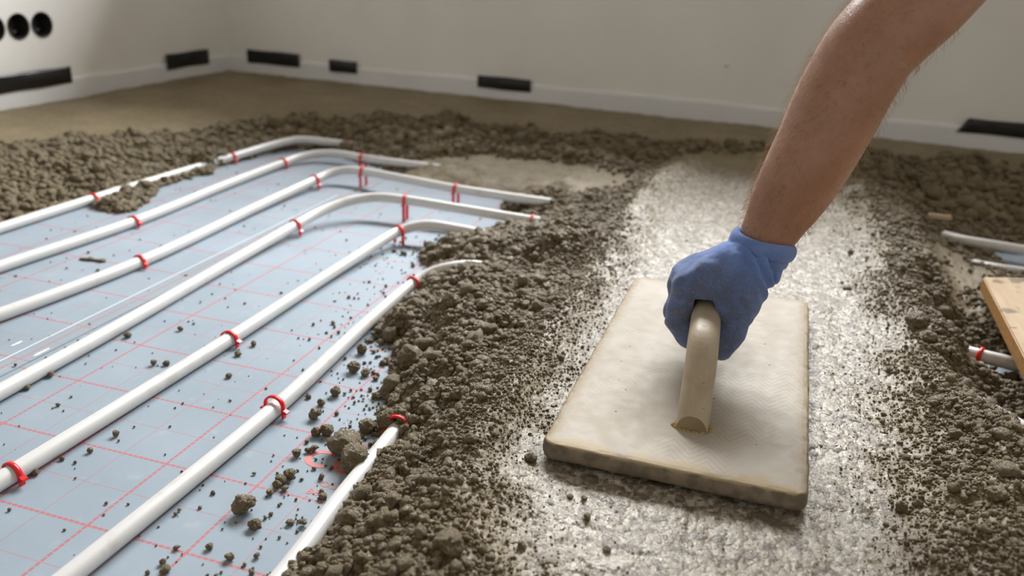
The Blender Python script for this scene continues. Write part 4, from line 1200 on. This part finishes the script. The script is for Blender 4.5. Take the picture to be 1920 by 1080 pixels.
pieces.append(hull_piece([((.7020, .3500, .1500), .0145), ((.6915, .3480, .1540), .0095), ((.6780, .3480, .1640), .0105), ((.6980, .3440, .1360), .0115)]))
pieces.append(hull_piece([((.7080, .3800, .1790), .018), ((.7060, .4100, .1660), .0150), ((.6930, .4150, .1660), .0140), ((.7000, .4000, .1920), .0190)]))
# wrist of the glove
axis = (ACs[14] - ACs[2]).normalized()
wc = ACs[8]
pieces.append(hull_piece([((.6880, .3800, .1900), .0185), ((.7080, .3960, .1820), .0185), (tuple(wc - AAs[8] * 0.011 - axis * 0.014), .0165), (tuple(wc + AAs[8] * 0.011 - axis * 0.014), .0165)]))
pieces.append(hull_piece([(tuple(wc - AAs[8] * 0.0135 - axis * 0.016), .0155), (tuple(wc + AAs[8] * 0.0135 - axis * 0.016), .0155), (tuple(wc - AAs[8] * 0.013 - axis * 0.002), .0150), (tuple(wc + AAs[8] * 0.013 - axis * 0.002), .0150)]))
V = []; F = []
for pv, pf in pieces:
    o = len(V); V += [v - person.location for v in pv]; F += [[i + o for i in f] for f in pf]
tmp = bpy.data.objects.new('tmp', mesh_pd('tmp', V, F)); COL.objects.link(tmp)
rm = tmp.modifiers.new('r', 'REMESH'); rm.mode = 'VOXEL'; rm.voxel_size = 0.0011
sm = tmp.modifiers.new('s', 'SMOOTH'); sm.factor = 0.5; sm.iterations = 6
dg = bpy.context.evaluated_depsgraph_get(); dg.update()
gme = bpy.data.meshes.new_from_object(tmp.evaluated_get(dg)); bpy.data.objects.remove(tmp)
gme.name = 'work_glove'
nv = len(gme.vertices)
GV = np.zeros(nv * 3, np.float32); gme.vertices.foreach_get('co', GV); GV = GV.reshape(-1, 3).astype(float)
GN = np.zeros(nv * 3, np.float32); gme.vertex_normals.foreach_get('vector', GN); GN = GN.reshape(-1, 3).astype(float)
WP = GV + np.array(person.location)
# wrinkles of the knit: bands across the wrist-knuckle direction, strongest near the cuff
hd = np.array(Vector((.643, .37, .166)) - Vector((.704, .40, .195))); hl = np.linalg.norm(hd); hd /= hl
tt = (WP - np.array((.704, .40, .195))) @ hd / hl
wr = np.exp(-((tt - 0.06) / 0.20) ** 2) * 1.7 * np.sin(tt * 38 + 2.5 * vn3(WP[:, 0] * 60, WP[:, 1] * 60, WP[:, 2] * 60, 3)) * 0.0016
wr += vn3(WP[:, 0] * 70, WP[:, 1] * 70, WP[:, 2] * 70, 9) * 0.0042 + vn3(WP[:, 0] * 170, WP[:, 1] * 170, WP[:, 2] * 170, 10) * 0.0010
GV2 = GV + GN * wr[:, None]
gme.vertices.foreach_set('co', GV2.astype(np.float32).ravel()); gme.update()
dgr = np.sqrt((WP[:, 0] - 0.669) ** 2 + (WP[:, 2] - 0.134) ** 2) + vn3(WP[:, 0] * 80, WP[:, 1] * 80, WP[:, 2] * 80, 14) * 0.016
att = gme.attributes.new('grip', 'FLOAT', 'POINT'); att.data.foreach_set('value', 0.85 * sstep(0.074, 0.042, dgr).astype(np.float32))
go = link('work_glove', gme, M_GLOVE, person); tag(go, 'blue knitted work glove, grey with dirt on the grip')
# rolled ribbed cuff
def cuff():
    V = []; F = []; N = 96
    prof = [(-0.0150, 0.0000), (-0.0120, 0.0030), (-0.0075, 0.0036), (-0.0050, 0.0034)]
    prof += [(0.0035 + 0.0088 * math.cos(math.pi - k * math.pi / 9), 0.0030 + 0.0046 * math.sin(k * math.pi / 9)) for k in range(1, 10)]
    prof += [(0.0115, 0.0005), (0.0080, -0.0004)]
    w = AWs[8]; s = AAs[8]; s = (s - axis * s.dot(axis)).normalized(); u = s.cross(axis).normalized()
    for (a_, d_) in prof:
        for k in range(N):
            a = 2 * math.pi * k / N
            rib = 0.00035 * math.cos(k * math.pi) + 0.0007 * math.sin(a * 3 + 1)
            rr = 1.04 * w + d_ + rib
            V.append(wc + axis * (a_ + 0.0016 * math.sin(2 * a + 0.7)) + s * (rr * math.cos(a)) + u * ((rr - 0.10 * w) * math.sin(a)) - person.location)
    for i in range(len(prof) - 1): F += [(i * N + k, i * N + (k + 1) % N, (i + 1) * N + (k + 1) % N, (i + 1) * N + k) for k in range(N)]
    bm = bmesh.new(); bm.from_mesh(mesh_pd('cuff', V, F)); return from_bm('cuff', bm)
co_ = link('cuff', cuff(), M_GLOVE, go)
tag(co_, 'rolled blue ribbed cuff')
